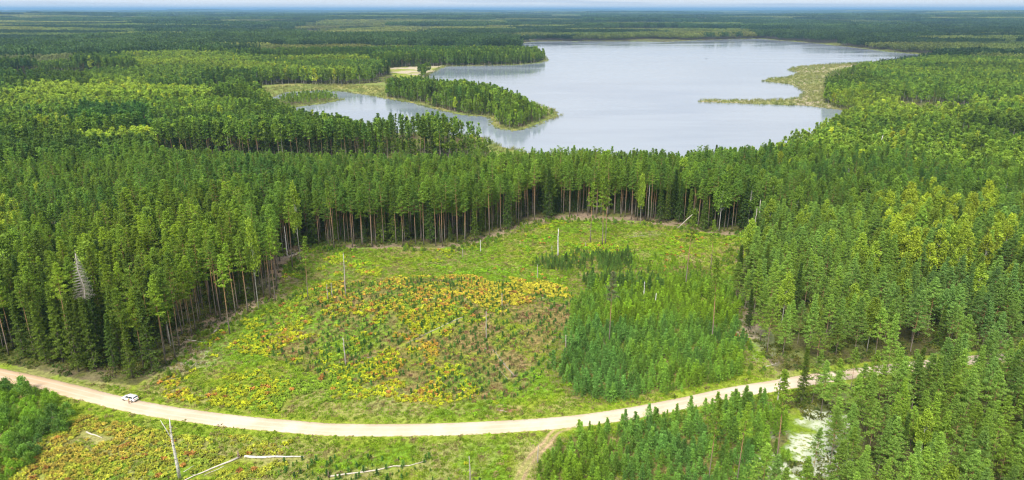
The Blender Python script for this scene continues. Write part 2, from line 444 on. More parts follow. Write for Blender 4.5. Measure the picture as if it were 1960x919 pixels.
for i in range(3):
    add_proto('seedling', conifer(1.2, .02, .42, 14, mid_prof, (.3, 1.1), 3, 5, .13, .07, trunk_r=.02, limb=False, sides=4), M_PBARK)
for i in range(3):
    add_proto('bush', broadleaf(4.2, .02, random.uniform(1.5, 1.9), 34, 40, .17, .05), M_BBARK)
# simpler shapes for the trees beyond the clearing
for i in range(4):
    add_proto('pine_far', conifer(26, random.uniform(.52, .64), random.uniform(2.4, 3.2), 20, pine_prof, (.0, .8), 4, 6, .68, .5, limb=False, sides=4), M_PBARK)
for i in range(3):
    add_proto('spruce_far', conifer(24, .08, 2.7, 34, spruce_prof, (-.25, .4), 4, 5, .62, .4, droop=.45, limb=False, sides=4), M_SBARK)
for i in range(4):
    add_proto('birch_far', broadleaf(20, .3, 2.9, 24, 20, .6, limb=False, sides=4), M_BBARK)

def patch(size, n, hh, rr, ncl, ncd, cs, conical=.5, trunks=True):
    """a piece of far-off wood: many small crowns"""
    Cs = []; varoff = []; mb = MB()
    g = int(math.sqrt(n)); st = size/g
    VV = []; QQ = []; vv = []; off = 0
    for i in range(g):
        for j in range(g):
            x = (i+.5-g/2)*st+random.uniform(-.45, .45)*st; y = (j+.5-g/2)*st+random.uniform(-.45, .45)*st
            h = hh*random.uniform(.72, 1.15); r = rr*random.uniform(.75, 1.2); con = random.random() < conical
            C = []
            for k in range(ncl):
                t = random.random(); rad = r*((1-t) if con else math.sqrt(max(0, 1-(2*t-1)**2)))*math.sqrt(random.random())
                a = random.random()*6.28
                C.append((x+math.cos(a)*rad, y+math.sin(a)*rad, h*(.45+.55*t)))
            V, Q, v = cards(C, ncd, r*.22, cs, .8, .4)
            VV.append(V); QQ.append(Q+off); vv.append(np.clip(v*.35+random.random()*.6, 0, 1)); off += len(V)
            if trunks: mb.tube([(x, y, -3), (x, y, h*.6)], [.22, .16], 3, False)
    V = np.concatenate(VV); Q = np.concatenate(QQ); v = np.concatenate(vv)
    if trunks:
        tv = np.concatenate(mb.v); n0 = len(tv)
        return np_mesh('wood_piece', np.concatenate([tv, V]), [np.array(mb.f), Q+n0], [M_SBARK, M_LEAF],
                       np.concatenate([np.zeros(len(mb.f), int), np.ones(len(Q), int)]), np.concatenate([np.full(n0, .5), v]))
    return np_mesh('wood_piece', V, [Q], [M_LEAF], var=v)
PATCH = {'a_con': [patch(34, 49, 21, 2.6, 9, 4, 1.15, .9) for _ in range(3)], 'a_dec': [patch(34, 36, 18, 3.2, 10, 4, 1.2, .05) for _ in range(3)],
         'b_con': [patch(90, 196, 21, 3.4, 6, 3, 2.0, .9, False) for _ in range(3)], 'b_dec': [patch(90, 169, 17, 3.9, 6, 3, 2.1, .05, False) for _ in range(3)],
         'c': [patch(240, 400, 20, 7, 5, 2, 5.0, .4, False) for _ in range(3)]}

def fern_mesh(n=11, r=.62):
    VV = []; QQ = []; vv = []; off = 0
    for i in range(n):
        a = 6.283*i/n+random.uniform(-.3, .3); L = r*random.uniform(.7, 1.2); d = np.array([math.cos(a), math.sin(a), 0]); s = np.array([-d[1], d[0], 0])
        w = .16*random.uniform(.8, 1.3); up = random.uniform(.35, .75)
        P = [np.array([0, 0, .0]), d*L*.45+np.array([0, 0, up*.7]), d*L*.85+np.array([0, 0, up*.8]), d*L*1.15+np.array([0, 0, up*.5])]
        ww = [.04, w, w*.8, .02]
        for p, q in zip(P, ww): VV += [p-s*q, p+s*q]
        for k in range(3): QQ.append((off+2*k, off+2*k+1, off+2*k+3, off+2*k+2))
        vv += [random.random()]*8; off += 8
    return np_mesh('fern', np.array(VV), [np.array(QQ)], [M_FERN], var=vv)
def tuft_mesh(n=16, r=.3, h=.5, w=.035):
    VV = []; TT = []; vv = []; off = 0
    for i in range(n):
        a = random.random()*6.28; b = random.random()*6.28; rr = r*math.sqrt(random.random())
        p = np.array([math.cos(a)*rr, math.sin(a)*rr, 0]); s = np.array([math.cos(b), math.sin(b), 0])*w
        tip = p*1.7+np.array([random.gauss(0, .08), random.gauss(0, .08), h*random.uniform(.6, 1.2)])
        VV += [p-s, p+s, tip]; TT.append((off, off+1, off+2)); vv += [random.random()]*3; off += 3
    return np_mesh('tuft', np.array(VV), [np.array(TT)], [M_FERN], var=vv)
FERNS = [fern_mesh() for _ in range(4)]
TUFTS = [tuft_mesh(22, .42, .42, .05) for _ in range(3)]
def heath_mesh():
    C = [(random.gauss(0, .3), random.gauss(0, .3), random.uniform(.05, .3)) for _ in range(9)]
    V, Q, v = cards(C, 5, .1, .12, .7); return np_mesh('heath', V, [Q], [M_FERN], var=v)
HEATH = [heath_mesh() for _ in range(3)]
REEDS = [tuft_mesh(26, 1.1, 1.7, .1) for _ in range(3)]

def scatter(name, label, cat, P, meshes, idx, scl, rot, tcol):
    """one 'stuff' object: points that carry a shape, a size, a turn and a colour each"""
    n = len(P)
    pc = bpy.data.collections.new(name+'_shapes')
    for k, me in enumerate(meshes):
        pc.objects.link(bpy.data.objects.new('shape_%s_%03d' % (name, k), me))
    me = bpy.data.meshes.new(name); me.vertices.add(n); me.vertices.foreach_set('co', np.asarray(P, np.float32).ravel())
    def att(nm, ty, val, key):
        a = me.attributes.new(nm, ty, 'POINT'); a.data.foreach_set(key, np.ascontiguousarray(val).ravel())
    att('pick', 'INT', np.asarray(idx, np.int32), 'value')
    att('scl', 'FLOAT_VECTOR', np.asarray(scl, np.float32), 'vector')
    att('rot', 'FLOAT_VECTOR', np.asarray(rot, np.float32), 'vector')
    att('tcol', 'FLOAT_VECTOR', np.asarray(tcol, np.float32), 'vector')
    me.update()
    o = link(name, me); tag(o, label, cat, kind='stuff')
    g = bpy.data.node_groups.new(name+'_nodes', 'GeometryNodeTree')
    g.interface.new_socket('Geometry', in_out='INPUT', socket_type='NodeSocketGeometry')
    g.interface.new_socket('Geometry', in_out='OUTPUT', socket_type='NodeSocketGeometry')
    gi = g.nodes.new('NodeGroupInput'); go = g.nodes.new('NodeGroupOutput')
    ci = g.nodes.new('GeometryNodeCollectionInfo'); ci.inputs['Collection'].default_value = pc
    ci.inputs['Separate Children'].default_value = True; ci.inputs['Reset Children'].default_value = True
    ip = g.nodes.new('GeometryNodeInstanceOnPoints'); ip.inputs['Pick Instance'].default_value = True
    def na(nm, ty):
        q = g.nodes.new('GeometryNodeInputNamedAttribute'); q.data_type = ty; q.inputs[0].default_value = nm
        return next(s for s in q.outputs if s.enabled and s.name == 'Attribute')
    g.links.new(gi.outputs[0], ip.inputs['Points']); g.links.new(ci.outputs[0], ip.inputs['Instance'])
    g.links.new(na('pick', 'INT'), ip.inputs['Instance Index']); g.links.new(na('scl', 'FLOAT_VECTOR'), ip.inputs['Scale'])
    er = g.nodes.new('FunctionNodeEulerToRotation'); g.links.new(na('rot', 'FLOAT_VECTOR'), er.inputs[0]); g.links.new(er.outputs[0], ip.inputs['Rotation'])
    g.links.new(ip.outputs[0], go.inputs[0])
    mod = o.modifiers.new('scatter', 'NODES'); mod.node_group = g
    return o
def rots(n, tilt=.03):
    return np.stack([RNG.normal(0, tilt, n), RNG.normal(0, tilt, n), RNG.random(n)*6.283], 1)

# ------------------------------------------------------------------ ground
def ground_color(x, y, sd, rd, forest, gz):
    px, py, zc = proj(x, y, np.full(x.shape, 2.0)); fx_, fy_, _ = proj(x, y, gz)
    n1 = fbm(x, y, 26, 51); n2 = fbm(x, y, 9, 55); n3 = fbm(x, y, 3.2, 58)
    def mixc(c, d, k): return c*(1-k[:, None])+np.array(d)*k[:, None]
    c = np.tile(np.array([.20, .25, .022]), (len(x), 1))                 # rough grass
    c = mixc(c, (.14, .25, .02), sstep(.45, .65, n1))
    c = mixc(c, (.29, .26, .10), sstep(.52, .68, n2)*.7)               # dry grass
    c = mixc(c, (.20, .14, .07), sstep(.6, .75, n3)*.35)
    heath = wpoly(px, py, x, y, SEED1_PX)
    c = mixc(c, (.24, .13, .065), heath*sstep(.4, .65, n2)*.5)           # heather and bracken litter
    c = mixc(c, (.21, .155, .075), heath*sstep(.5, .7, n3)*.6)
    c = mixc(c, (.17, .14, .06), np.where(wpoly(px, py, x, y, THICK1_PX) | wpoly(px, py, x, y, THICK2_PX, 30, 10), .75, 0))
    c = mixc(c, (.28, .26, .10), np.where((py > 835) & ~forest & (px < 1060), sstep(.42, .6, fbm(x, y, 14, 63))*.7, 0))
    c = mixc(c, (.22, .28, .03), sstep(7.5, 4.2, rd)*.75*(~forest))       # fresh green verge
    right_ = (px > 1400)*1.0
    fl = np.array([.075, .062, .033])
    cf = np.tile(fl, (len(x), 1)); cf = mixc(cf, (.12, .14, .03), np.clip(sstep(.4, .6, n2)*.8+right_*.25, 0, 1))
    fk = forest.astype(float)
    c = c*(1-fk[:, None])+cf*fk[:, None]
    # brush and bare litter along the wood's edge
    cx0, cy0 = zip(*[unproj(a, b, 2) for a, b in CLEAR_PX[3:32]])
    ed = segdist(x, y, list(zip(cx0, cy0)), False)
    ek = sstep(9, 2, ed+9*(n2-.5))*np.where(py > 690, .45, 1)
    c = mixc(c, (.27, .20, .14), ek*sstep(.3, .55, fbm(x, y, 7, 61))*.9)
    # meadows, reeds, mud, fields
    shore = (sd > 0) & (sd < 7)
    mead = inpoly(px, py, MEADOW_PX) | inpoly(px, py, MEADOW2_PX) | (shore & (zc > 400))
    c = mixc(c, (.18, .22, .06), mead*(.7+.3*n2))
    c = mixc(c, (.30, .25, .09), mead*sstep(.5, .6, n1)*.6)
    c = mixc(c, (.23, .22, .10), inpoly(px, py, REED_PX)*.85)
    c = mixc(c, (.33, .28, .19), inpoly(px, py, REED_PX)*sstep(.5, .62, fbm(x, y, 60, 88)))
    c = mixc(c, (.40, .34, .24), inpoly(px, py, MUD_PX)*sstep(.4, .5, n1))
    for k, f in enumerate(FIELDS_PX):
        c = mixc(c, ((.36, .42, .16), (.42, .30, .2), (.40, .30, .22), (.2, .34, .08), (.26, .2, .1), (.36, .4, .2), (.32, .36, .14), (.36, .34, .2))[k], (inpoly(fx_, fy_, f) | ((zc > 3000) & inpoly(*proj(x, y, gz+18)[:2], f)))*1.0)
    # far canopy colour where single trees are no longer seen
    far = sstep(22000, 29000, np.hypot(x, y))
    fc = np.array([.05, .075, .035])*(1+.9*(fbm(x, y, 700, 71)-.5)[:, None])
    c = c*(1-far[:, None])+fc*far[:, None]
    c = mixc(c, (.05, .06, .04), (sd < 0)*1.0)
    # tracks
    td = segdist(x, y, TRACK, False)
    tk = np.clip(sstep(.5, .15, np.abs(td-.8))*.75+sstep(1.9, 1.0, td)*.15, 0, 1)*(.35+.65*sstep(.3, .6, n3))
    c = mixc(c, (.42, .28, .18), tk*.9)
    # deer-tongue reddish brush patch by the road
    bx, by = unproj(972, 786, 2)
    c = mixc(c, (.22, .10, .06), np.exp(-((x-bx)/3.2)**2-((y-by)/1.3)**2))
    for q in ((372,690,6,9),(1232,449,7,3),(1160,657,3.5,3),(470,560,8,5),(560,495,9,5)):
        bx, by = unproj(q[0], q[1], 2)
        c = mixc(c, (.34, .29, .24), np.exp(-((x-bx)/q[2])**2-((y-by)/q[3])**2)*sstep(.3, .6, n3)*.9)
    li = np.where(inpoly(px, py, LICH_PX), 1.0, np.where(inpoly(px, py, LICH2_PX), .16, 0))*sstep(.37, .48, n2+.25*(n3-.5))
    forlich = (px > 1500) & (py > 560) & (rd > 5)
    li = np.maximum(li, forlich*.12*sstep(.55, .7, n2))
    return np.clip(c, 0, 1), li

def is_forest(px, py, x, y, sd, rd):
    f = ~inpoly(px, py, CLEAR_PX) & (rd > 5.2) & (sd > 3.5)
    for P in (MEADOW_PX, MEADOW2_PX, REED_PX, MUD_PX): f &= ~inpoly(px, py, P)
    for P in FIELDS_PX: f &= ~inpoly(px, py, P)
    f &= ~((px > 1300) & (px < 1562) & (py > 110) & (py < 212))
    f &= ~(inpoly(px, py, LICH_PX) & (fbm(x, y, 8, 77) > .42))
    return f

rows = np.concatenate([np.linspace(-260, 60, 9), np.linspace(75, 118, 12), 120*1.0042**np.arange(0, 345), 120*1.0042**345*1.0085**np.arange(0, 210)])
last = rows[-1]; rows = np.concatenate([rows, last*1.03**np.arange(1, 112)])
th = np.tan(np.radians(np.concatenate([np.linspace(-64, -44, 30)[:-1], np.linspace(-44, 44, 860), np.linspace(44, 64, 30)[1:]])))
Yg, Tg = np.meshgrid(rows, th, indexing='ij')
Xg = Tg*(np.maximum(Yg, 0)+70)
gx, gy = Xg.ravel(), Yg.ravel()
sd = lake_sd(gx, gy); rd = segdist(gx, gy, ROAD, False)
gz = terrain(gx, gy, sd, rd)
px, py, zc = proj(gx, gy, np.full(gx.shape, 2.0))
gfor = is_forest(px, py, gx, gy, sd, rd)
gc, gl = ground_color(gx, gy, sd, rd, gfor, gz)
nr, ncol = Xg.shape
ii = (np.arange(nr-1)[:, None]*ncol+np.arange(ncol-1)[None, :]).ravel()
quads = np.stack([ii, ii+1, ii+ncol+1, ii+ncol], 1)
mg, nt = newmat('ground_cover')
tc = N(nt, 'ShaderNodeNewGeometry'); pos = tc.outputs['Position']
ga = N(nt, 'ShaderNodeAttribute', attribute_type='GEOMETRY', attribute_name='gcol')
gli = N(nt, 'ShaderNodeAttribute', attribute_type='GEOMETRY', attribute_name='lichen')
n1 = NOISE(nt, pos, .9, 5, .65); n2 = NOISE(nt, pos, 3.5, 4, .7)
k = MATH(nt, 'MULTIPLY', RANGE(nt, n1, .25, .75, .6, 1.4), RANGE(nt, n2, .25, .75, .62, 1.38))
cm = N(nt, 'ShaderNodeCombineColor')
for i in range(3): nt.links.new(k, cm.inputs[i])
c = MIX(nt, 1.0, ga.outputs['Color'], cm.outputs[0], 'MULTIPLY')
c = MIX(nt, RANGE(nt, NOISE(nt, pos, .35, 5, .6), .55, .75, 0, .2), c, (.24, .18, .09))
lk = MATH(nt, 'MULTIPLY', gli.outputs['Fac'], RANGE(nt, NOISE(nt, pos, .8, 5, .7), .40, .52, 0, 1))
c = MIX(nt, lk, c, (.52, .55, .42))
bp = N(nt, 'ShaderNodeBump'); bp.inputs['Strength'].default_value = .8; bp.inputs['Distance'].default_value = .25
nt.links.new(n2, bp.inputs['Height'])
finish(mg, nt, princ(nt, c, .95, .08, bp.outputs[0]))
me = np_mesh('ground', np.stack([gx, gy, gz], 1), [quads], [mg], smooth=True)
a = me.attributes.new('gcol', 'FLOAT_VECTOR', 'POINT'); a.data.foreach_set('vector', gc.astype(np.float32).ravel())
a = me.attributes.new('lichen', 'FLOAT', 'POINT'); a.data.foreach_set('value', gl.astype(np.float32))
tag(link('ground', me), 'rolling forest floor and grassy clearing reaching to the horizon', 'ground', kind='structure')

# water
mw, nt = newmat('lake_water')
g = N(nt, 'ShaderNodeNewGeometry')
b1 = N(nt, 'ShaderNodeBump'); b1.inputs['Strength'].default_value = .13; b1.inputs['Distance'].default_value = .25
mp = N(nt, 'ShaderNodeMapping'); mp.inputs['Scale'].default_value = (1, .55, 1); mp.inputs['Rotation'].default_value = (0, 0, .5); nt.links.new(g.outputs['Position'], mp.inputs[0])
nt.links.new(NOISE(nt, mp.outputs[0], .55, 3, .6), b1.inputs['Height'])
streak = N(nt, 'ShaderNodeMapping'); streak.inputs['Scale'].default_value = (.004, .012, 1); nt.links.new(g.outputs['Position'], streak.inputs[0])
sn = NOISE(nt, streak.outputs[0], 1, 4, .6)
p = N(nt, 'ShaderNodeBsdfPrincipled')
nt.links.new(MIX(nt, RANGE(nt, sn, .35, .65, 0, 1), (.19, .225, .28), (.235, .27, .32)), p.inputs['Base Color'])
p.inputs['IOR'].default_value = 1.33; p.inputs['Specular IOR Level'].default_value = .5
nt.links.new(RANGE(nt, sn, .35, .65, .04, .16), p.inputs['Roughness']); nt.links.new(b1.outputs[0], p.inputs['Normal'])
finish(mw, nt, p.outputs[0])
def water(name, pts, label):
    xs = [p[0] for p in pts]; ys = [p[1] for p in pts]
    V = [(min(xs)-20, min(ys)-20, 0), (max(xs)+20, min(ys)-20, 0), (max(xs)+20, max(ys)+20, 0), (min(xs)-20, max(ys)+20, 0)]
    tag(link(name, np_mesh(name, np.array(V), [np.array([[0, 1, 2, 3]])], [mw])), label, 'lake', kind='structure')
water('lake_water', LAKE, 'wide pale lake with wooded peninsulas')
water('far_lake_water', FARLAKE, 'narrow bright lake far off among the woods')

# road
mr, nt = newmat('gravel_road')
tc = N(nt, 'ShaderNodeTexCoord'); g = N(nt, 'ShaderNodeNewGeometry')
ua = N(nt, 'ShaderNodeAttribute', attribute_type='GEOMETRY', attribute_name='across')
n1 = NOISE(nt, g.outputs['Position'], .12, 4, .6); n2 = NOISE(nt, g.outputs['Position'], 2.5, 5, .7)
c = MIX(nt, RANGE(nt, n1, .35, .65, 0, 1), (.50, .385, .275), (.58, .485, .38))
red = N(nt, 'ShaderNodeSeparateXYZ'); nt.links.new(g.outputs['Position'], red.inputs[0])
c = MIX(nt, RANGE(nt, red.outputs[0], -140, -90, .65, 0), c, (.50, .32, .18))
wh = MATH(nt, 'ABSOLUTE', MATH(nt, 'SUBTRACT', MATH(nt, 'ABSOLUTE', ua.outputs['Fac']), .36))
c = MIX(nt, RANGE(nt, wh, .0, .16, .4, 0), c, (.63, .54, .44))
c = MIX(nt, RANGE(nt, n2, .3, .75, 0, .25), c, (.36, .28, .2))
eg = MATH(nt, 'ADD', MATH(nt, 'ABSOLUTE', ua.outputs['Fac']), MATH(nt, 'MULTIPLY', MATH(nt, 'SUBTRACT', NOISE(nt, g.outputs['Position'], .9, 4, .7), .5), .9))
c = MIX(nt, RANGE(nt, eg, .93, 1.1, 0, .9), c, (.20, .20, .06))
finish(mr, nt, princ(nt, c, .95, .1))
def ribbon(name, line, half, lift, mat, label):
    V = []; ac = []; L = smoothline(line, 3)
    cross = [(-1.12, -.35), (-1, 0), (-.6, .03), (-.2, .05), (.2, .05), (.6, .03), (1, 0), (1.12, -.35)]
    P = np.array(L); D = np.gradient(P, axis=0); D /= np.linalg.norm(D, axis=1)[:, None]
    Nn = np.stack([D[:, 1], -D[:, 0]], 1); n = len(P)
    wob = 1+.05*(vn(P[:, 0], P[:, 1], 6, 5)-.5)
    for u, dz in cross:
        q = P+Nn*(u*half*wob)[:, None]
        z = terrain(P[:, 0], P[:, 1])+lift+dz
        V.append(np.stack([q[:, 0], q[:, 1], z], 1)); ac.append(np.full(n, u))
    m = len(cross); V = np.concatenate(V); ac = np.concatenate(ac)
    i = (np.arange(m-1)[:, None]*n+np.arange(n-1)[None, :]).ravel()
    me = np_mesh(name, V, [np.stack([i, i+n, i+n+1, i+1], 1)], [mat], smooth=True)
    a = me.attributes.new('across', 'FLOAT', 'POINT'); a.data.foreach_set('value', ac.astype(np.float32))
    return tag(link(name, me), label, 'road', kind='structure')
ribbon('gravel_road', ROAD, 2.6, .1, mr, 'pale gravel road curving through the clearing')

# ------------------------------------------------------------------ where the trees stand
def jgrid(x0, x1, y0, y1, s, j=.42):
    X, Y = np.meshgrid(np.arange(x0, x1, s), np.arange(y0, y1, s)); n = X.size
    return X.ravel()+RNG.uniform(-j, j, n)*s, Y.ravel()+RNG.uniform(-j, j, n)*s
def cells(x, y, s, seed, sx=1.0):
    """forest stands: irregular blocks, each with two random numbers of its own"""
    x = x/(s*sx)+.5*(fbm(x, y, s*.45, seed+7)-.5); y = y/s+.5*(fbm(x*s*sx, y, s*.45, seed+9)-.5)
    xi = np.floor(x); yi = np.floor(y); best = np.full(x.shape, 9e9); a = np.zeros(x.shape); b = np.zeros(x.shape); second = np.full(x.shape, 9e9)
    def h(i, j, k):
        v = np.sin(i*127.1+j*311.7+k*74.7+seed)*43758.5453; return v-np.floor(v)
    for di in (-1, 0, 1):
        for dj in (-1, 0, 1):
            ci, cj = xi+di, yi+dj; d = (ci+h(ci, cj, 1)-x)**2+(cj+h(ci, cj, 2)-y)**2
            m = d < best; second = np.where(m, best, np.minimum(second, d)); best = np.where(m, d, best)
            a = np.where(m, h(ci, cj, 3), a); b = np.where(m, h(ci, cj, 4), b)
    return a, b, np.sqrt(second)-np.sqrt(best)
def fov(x, y, pad=60, lim=.86): return (np.abs(x) < y*lim+pad) & (y > 60)
C = lambda *a: np.array(a)
PINE_A, PINE_B = C(.095, .205, .042), C(.200, .310, .028)
MIDP_A, MIDP_B = C(.150, .275, .075), C(.255, .385, .038)
SPR_A, SPR_B = C(.062, .115, .018), C(.135, .200, .020)
BIR_A, BIR_B, BIR_Y = C(.130, .240, .03), C(.25, .35, .035), C(.34, .41, .03)

records = {k: [] for k in ('pine', 'spruce', 'birch')}     # x,y,z,variant,scale,rgb,px,py,zc,height,zone
def addrec(kind, x, y, z, var, s, col, zone):
    P = proj(x, y, z)
    records[kind].append(dict(x=x, y=y, z=z, var=var, s=s, col=col, px=P[0], py=P[1], zc=P[2], zone=zone))

# near woods ------------------------------------------------
tx, ty = jgrid(-1500, 1500, 80, 1650, 4.5)
m = fov(tx, ty) & (np.hypot(tx, ty) < 1600); tx, ty = tx[m], ty[m]
tsd = lake_sd(tx, ty); trd = segdist(tx, ty, ROAD, False)
tpx, tpy, tzc = proj(tx, ty, np.full(tx.shape, 2.0))
m = is_forest(tpx, tpy, tx, ty, tsd, trd)
m &= ~((trd < 8) & (tpx < 1500))
dist = np.hypot(tx, ty)
dens = np.where(dist < 520, 1.0, np.where(dist < 900, .85, .62))
right = (tpx > 1395) & (tpy > 452)
dens = np.where(right & (tpy > 560), .82, dens)
dens = np.where(right & (tpy > 700), .88, dens)
dens = np.where((tpx > 1480) & (tpx < 1740) & (trd < 20) & (tpy > 700), .52, dens)
dens = np.where((tpx >= 1740) & (tpx < 2000) & (trd < 18) & (tpy > 690), .72, dens)
dens = np.where(inpoly(tpx, tpy, [(1420,560),(1560,590),(1580,690),(1500,712),(1440,660)]), .42, dens)
m &= RNG.random(len(tx)) < dens
ca, cb2, cedge = cells(tx, ty, 95, 3, 1.5)
gapn = fbm(tx, ty, 75, 91)
m &= ~((dist > 520) & (gapn > .72))
m &= ~((dist > 560) & (ca > .93) & (tsd > 40))
m &= ~((dist > 560) & (cedge < .05) & (cb2 > .5) & (tsd > 40))
tx, ty, tsd, tpx, tpy, tzc, dist, right, ca, cb2 = [q[m] for q in (tx, ty, tsd, tpx, tpy, tzc, dist, right, ca, cb2)]
tz = terrain(tx, ty, tsd)
stand = fbm(tx, ty, 170, 101, 2); spn = fbm(tx, ty, 38, 105); tint = fbm(tx, ty, 70, 109); rnd = RNG.random((len(tx), 4))
PEN = [(715,150),(760,140),(850,160),(1050,200),(1070,225),(990,252),(930,226),(800,202),(725,186)]
UPEN = [(840,70),(1050,80),(1060,118),(980,127),(850,128),(740,132),(700,110)]
inpen = inpoly(tpx, tpy, PEN); inup = inpoly(tpx, tpy, UPEN); inisl = inpoly(tx, ty, ISLET)
midstand = inpoly(tpx, tpy, [(270,250),(560,238),(930,262),(940,300),(700,305),(290,300)])
lowgap = inpoly(tpx, tpy, [(480,292),(960,290),(1010,320),(900,345),(560,335)])
TOP_A = [(300,286),(640,296),(930,292),(1100,286),(1300,290),(1440,276),(1560,252)]
TOP_B = [(290,228),(490,206),(580,209),(650,216),(700,233),(760,212),(830,207),(880,220),(935,268)]
TOP_C = [(715,150),(800,145),(860,151),(910,148),(960,163),(1000,180),(1045,203)]
TOP_D = [(690,80),(850,76),(950,69),(1000,75),(1046,90)]
TOP_E = [(1560,200),(1566,162),(1580,148),(1610,133),(1650,120),(1700,114),(1790,104)]
def cap(top, PX, zcv, h, soft=4.5):
    y_ = np.interp(PX, [q[0] for q in top], [q[1] for q in top])
    t = SP+(y_-CY)/F*CP
    return min(h, H-zcv*t-2.5+random.uniform(-soft, soft*.5)+(random.uniform(0, 3.5) if random.random() < .15 else 0))
ZN = np.zeros(len(tx), int)
for zi, P_ in ((1, [(0,190),(130,190),(270,200),(300,240),(200,252),(0,248)]), (1, [(170,165),(390,158),(405,212),(330,226),(180,222)]), (2, [(385,158),(498,165),(505,212),(400,215)]),
               (1, [(200,112),(480,125),(740,134),(720,160),(450,160),(280,165)]), (2, [(-50,50),(230,75),(270,98),(100,108),(-50,100)]), (2, [(230,78),(620,85),(730,108),(640,115),(400,104)]),
               (3, [(0,92),(110,95),(150,130),(0,138)]), (4, [(20,255),(160,250),(165,278),(30,284)]), (2, [(0,145),(110,150),(130,185),(0,188)]), (5, [(160,236),(300,245),(280,285),(140,280)])):
    ZN[wpoly(tpx, tpy, tx, ty, P_, 30, 5, 60)] = zi
for i in range(len(tx)):
    X, Y, Z, PX, PY, D = tx[i], ty[i], tz[i], tpx[i], tpy[i], dist[i]
    st, sn, tn = stand[i], spn[i], tint[i]; r0, r1, r2, r3 = rnd[i]
    zone = 'far'; fr = D > 470
    if right[i]:
        near = PY > 735
        h = 12.5+5*r1 if near else 13.5+6*r1
        if PX > 1650 and PY < 560: h += 4
        zone = 'right_near' if near else 'right_mid'
        yb = inpoly(PX, PY, [(1660,450),(1930,430),(2050,520),(1960,600),(1700,560)])
        if (bool(yb) and r0 < .26) or r0 < .07:
            kind = 'birch'; col = BIR_B*(1-r2)+BIR_Y*r2 if yb else BIR_B; s = (h+1)/20
        elif r0 > .95 or (PX < 1470 and PY < 560 and r0 > .8):
            kind = 'spruce'; col = SPR_A*(1-r2)+SPR_B*r2; s = h/24
        else:
            kind = 'midpine'; k = np.clip(tn+.5*(r2-.5), 0, 1); col = MIDP_A*(1-k)+MIDP_B*k; s = h/15
    else:
        if D < 470:
            h = 22+7*r1; zone = 'left' if PX < 560 else 'back'
            psp = .10; pb = .02
            if PX < 330 and PY > 560: psp = .45
            elif 1235 < PX < 1460: psp = .38
            if tsd[i] < 30: pb = .1
            if PX > 1440: h = 16+7*r1; pb = .34; psp = .15
            if PX < 250 and PY < 560: h = 19+5*r1; pb = .08
            if PX < 60 and PY > 420: pb = .25
            if zone == 'back' and PY < 400: psp = .18
            if lowgap[i]: pb = .6; h = 12+5*r1; psp = .05
        else:
            con = ca[i] < .5
            if ZN[i]: con = ZN[i] in (2, 5)
            h = (20+4*r1 if con else 15+4*r1)+5*cb2[i]
            psp = (.1+.5*cb2[i]) if con else .05; pb = .08 if con else .6+.35*cb2[i]
            if midstand[i]: h = 23+4*r1; psp = .34; pb = .08
            elif lowgap[i]: h = 12+4*r1; pb = .75; psp = .05
            if PX > 1400: pb = .78; psp = .06; h = 15+5*r1
            if inpen[i]: h = (17+6*r1)*(1 if tsd[i] > 18 else .65); psp = .4; pb = .35 if tsd[i] > 18 else .85
            if inup[i]: h = (21+5*r1)*(1 if tsd[i] > 18 else .8); psp = .35; pb = .15 if tsd[i] > 25 else .8
            if tsd[i] < 22 and not (inpen[i] or inup[i]): pb = .85; h *= .75
        if inisl[i]: h = 6+4*r1; pb = .8
        zcv = Y*CP+(H-Z)*SP
        if midstand[i] and PX > 690 and (PX > 880 or r1 < .45): kind0 = 1; h = 9+6*r1; pb = .85; psp = .03
        if 300 < PX < 1560 and 350 < zcv < 520 and not midstand[i]: h = cap(TOP_A, PX, zcv, h)
        if midstand[i] and zcv < 640: h = cap(TOP_B, PX, zcv, h)
        if inpen[i]: h = cap(TOP_C, PX, zcv, h, 3)
        if inup[i]: h = cap(TOP_D, PX, zcv, h, 2)
        if PX > 1560 and PY < 215 and PX < 1790: h = cap(TOP_E, PX, zcv, h, 2)
        if PX > 1560: h = max(h, 4.5)
        if h < 4: continue
        if r0 < psp: kind = 'spruce'; k = r2; col = SPR_A*(1-k)+SPR_B*k; s = (h*(.7+.3*r3))/24
        elif r0 < psp+pb:
            kind = 'birch'; k = np.clip(tn*.9+.5*(r2-.5), 0, 1); col = BIR_A*(1-k)+BIR_B*k
            if r3 > .96 or (PX < 60 and 430 < PY < 560): col = BIR_Y*.7+BIR_B*.3
            s = h/20*.95
        else:
            kind = 'pine'; k = np.clip(tn+.5*(r2-.5), 0, 1); col = PINE_A*(1-k)+PINE_B*k; s = h/26
            if D < 330 and PX < 480: col = col*C(1.2, 1.08, .8)
    if D > 700: col = col*(1-.2*min(1, (D-700)/500))
    if D > 480:
        con = ca[i] < .5
        if ZN[i]: con = ZN[i] in (2, 5)
        if midstand[i]: con = True
        if inpen[i] or inup[i]: col = col*.95
        elif con: col = col*(.68+.3*cb2[i])*(C(.8, 1, 1.25) if ZN[i] == 5 else 1)
        else: col = col*(.95+.3*cb2[i])*(C(1.12, 1, .95) if cb2[i] > .5 else 1)
        if ZN[i] == 4 and kind == 'birch': col = BIR_Y*.6+BIR_B*.4
        if ZN[i] == 3: col = C(.2, .23, .09)
    if D < 470 and kind in ('midpine', 'pine', 'spruce', 'birch') and inpoly(PX, PY, [(-300,560),(0,560),(300,600),(300,740),(-300,700)]) and r3 < .3 and kind == 'pine': kind = 'spruce'; s = 1.0; col = SPR_B
    vname = kind+('_far' if fr and kind != 'midpine' else '')
    v = (vname, int(r3*997) % len(PROTO[vname]))
    addrec('pine' if kind == 'midpine' else kind, X, Y, Z-.05, v, s, col, zone)
